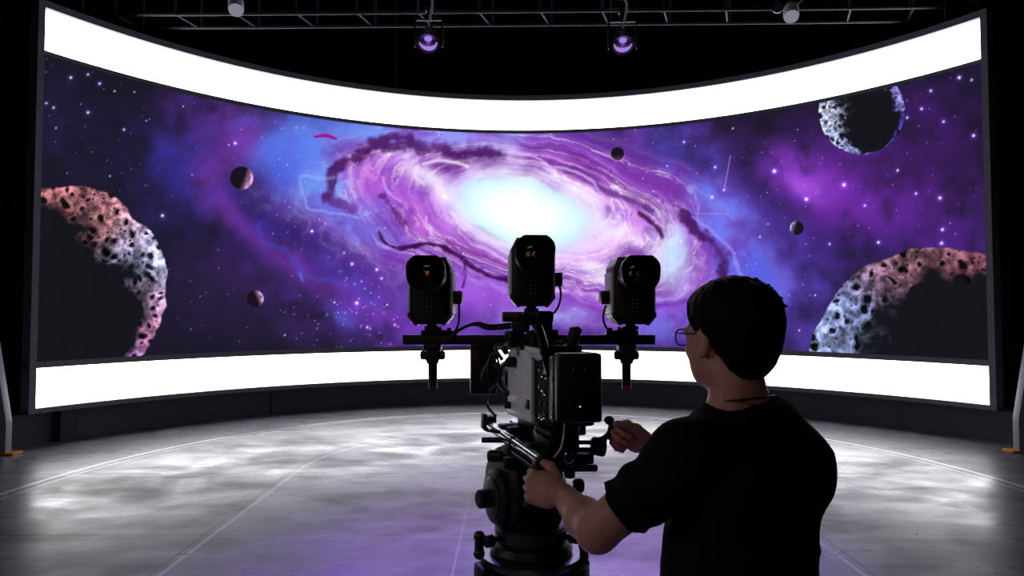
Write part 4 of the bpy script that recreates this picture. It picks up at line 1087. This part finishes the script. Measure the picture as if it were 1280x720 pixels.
# collar rib
ring = []
for i in range(25):
    a = 2*PI*i/24
    ring.append(nb+na*.036+fw*(math.cos(a)*.060+.002)+lf*math.sin(a)*.064-up*(.012*math.cos(a)-.002))
B(pc).tube(ring, .0045, 8, 4).build('collar', M['shirt'], person)
# trousers and shoes
tr_ = Field((.1, 1.0, .0), (.95, 1.95, .95), .006)
tr_.ell(T(-.005, 0, .86), (.125, .172, .11), RB, .04)
for s, fx in ((1, .10), (-1, -.06)):
    hip, kn, an = T(-.01, s*.09, .80), T(fx*.5+.03, s*.12, .45), T(fx, s*.14, .07)
    tr_.cone(hip, kn, .100, .078, .04); tr_.cone(kn, an, .075, .062, .03)
sl, P = tr_.sub(tr_.lo, tr_.lo+tr_.h*tr_.n); tr_.d[sl] = np.maximum(tr_.d[sl]-(fbm(P[..., 0]*12, P[..., 2]*14+P[..., 1]*6, 3, 2)-.5)*.012, .065-P[..., 2]).astype(np.float32)
co, q = tr_.mesh(); np_mesh('trousers', co, q, M['trousers'], person, pc, 1)
for s, fx in ((1, .10), (-1, -.06)):
    so = Field(T(fx, s*.14, .05)-n3(.25, .25, .06), T(fx, s*.14, .05)+n3(.25, .25, .12), .005)
    a = T(fx, s*.14, 0)
    so.ell(a+fw*.05+up*.045, (.145, .052, .05), RB, .03); so.cone(a+up*.05, a+up*.10, .048, .046, .03)
    sl, P = so.sub(so.lo, so.lo+so.h*so.n); so.d[sl] = np.maximum(so.d[sl], .001-P[..., 2])
    co, q = so.mesh(); np_mesh('shoe', co, q, M['shoe'], person, pc, 1)
# glasses
gl = B(pc)
def rimpts(s, r=1.):
    pts = []
    for i in range(21):
        a = 2*PI*i/20; c, v = math.cos(a), math.sin(a)
        q2 = (abs(c)**3+abs(v)**3)**(-1/3); pts.append(Hd(.104-.10*(.034+.025*c*q2*r)**2*8, s*(.034+.026*c*q2*r), .002+.020*v*q2*r))
    return pts
for s in (1, -1):
    gl.tube(rimpts(s), .0017, 8, 3)
    gl.tube([Hd(.094, s*.060, .012), Hd(.07, s*.0735, .012), Hd(.03, s*.079, .010), Hd(-.008, s*.086, .010), Hd(-.024, s*.086, -.004)], .0019, 8)
gl.tube([Hd(.102, .009, .006), Hd(.107, 0, .009), Hd(.102, -.009, .006)], .0016, 8)
go = gl.build('glasses', M['satin'], person)
for s in (1, -1):
    b = B(pc); p = rimpts(s, .97)[:-1]; n = len(p); b.poly([*p, *[x-hf*.0015 for x in p]], [tuple(range(n)), tuple(range(2*n-1, n-1, -1))]+[(i, (i+1) % n, n+(i+1) % n, n+i) for i in range(n)])
    b.build('lens', M['glass'], go)
# neck cord
pts = []
for i in range(29):
    a = 2*PI*i/28
    pts.append(nb+na*(.060)+fw*(math.cos(a)*.071)+lf*math.sin(a)*(.070+.008*max(0, math.sin(a)))-up*(.040*max(0, math.cos(a))+.012*math.cos(a)))
B(pc).tube(pts, .0026, 8, 3).build('neck_cord', M['cable'], person)

# pan handle the left hand holds (part of the fluid head)
b_ = hB()
gp = V(Lgrip); gt = V(Lt)
b_.tube([gp-gt*.055, gp, gp+gt*.05], .0135, 14, 4)
b_.build('grip', M['rubber'], fh)
hB().tube([gp+gt*.045, gp+gt*.065+V((.02, .04, 0)), V((rx+.01, ry-.06, gp.z+.04))], .010, 12, 6).build('pan_arm', M['black'], fh)

# ------------------------------------------------------------------ lights
def area(name, loc, rot, size, power, col, sy=None):
    l = bpy.data.lights.new(name, 'AREA'); l.shape = 'RECTANGLE'; l.size = size; l.size_y = sy or size; l.energy = power; l.color = col
    o = bpy.data.objects.new(name, l); C.objects.link(o); o.location = loc; o.rotation_euler = rot; return o
def spotl(name, loc, tgt, power, col, ang):
    l = bpy.data.lights.new(name, 'SPOT'); l.energy = power; l.color = col; l.spot_size = ang; l.spot_blend = 1.; l.shadow_soft_size = .1
    o = bpy.data.objects.new(name, l); C.objects.link(o); o.location = loc; o.rotation_euler = (V(tgt)-V(loc)).to_track_quat('-Z', 'Y').to_euler(); return o
for s_, tx in ((lamp_a, -.55), (lamp_b, .75)):
    spotl('stage_beam', s_.location+V((0, -.12, -.15)), (tx, 3.3, 0), 1100., (.40, .16, 1.), math.radians(36))
area('rear_fill', (-1.5, -3.5, 6.8), (.35, 0, 0), 3., 26., (1, .93, .92))  # unseen dim fill added behind the camera to lift the dark backs
area('side_fill', (-5.2, .6, 2.6), (PI/2-.12, 0, -PI/2), 1.2, 24., (.9, .92, 1.), 1.6)  # unseen soft fill added on the left for the grey shell and arm
area('glint_fill', (-1.2, -2.2, 2.3), (PI/2-.1, 0, -.3), 1.3, 3., (1, .66, .36))  # unseen warm light added so the amber lens beads catch a glint
w = bpy.data.worlds.new('world'); bpy.context.scene.world = w; w.use_nodes = True
w.node_tree.nodes['Background'].inputs[0].default_value = (.25, .28, .4, 1); w.node_tree.nodes['Background'].inputs[1].default_value = .02
sc = bpy.context.scene
sc.view_settings.view_transform = 'Standard'; sc.view_settings.look = 'None'; sc.view_settings.exposure = 0
sc.cycles.max_bounces = 6; sc.cycles.diffuse_bounces = 3; sc.cycles.glossy_bounces = 4; sc.cycles.transmission_bounces = 6
sc.cycles.use_denoising = True; sc.cycles.denoising_input_passes = 'RGB_ALBEDO'; sc.cycles.sample_clamp_indirect = 6
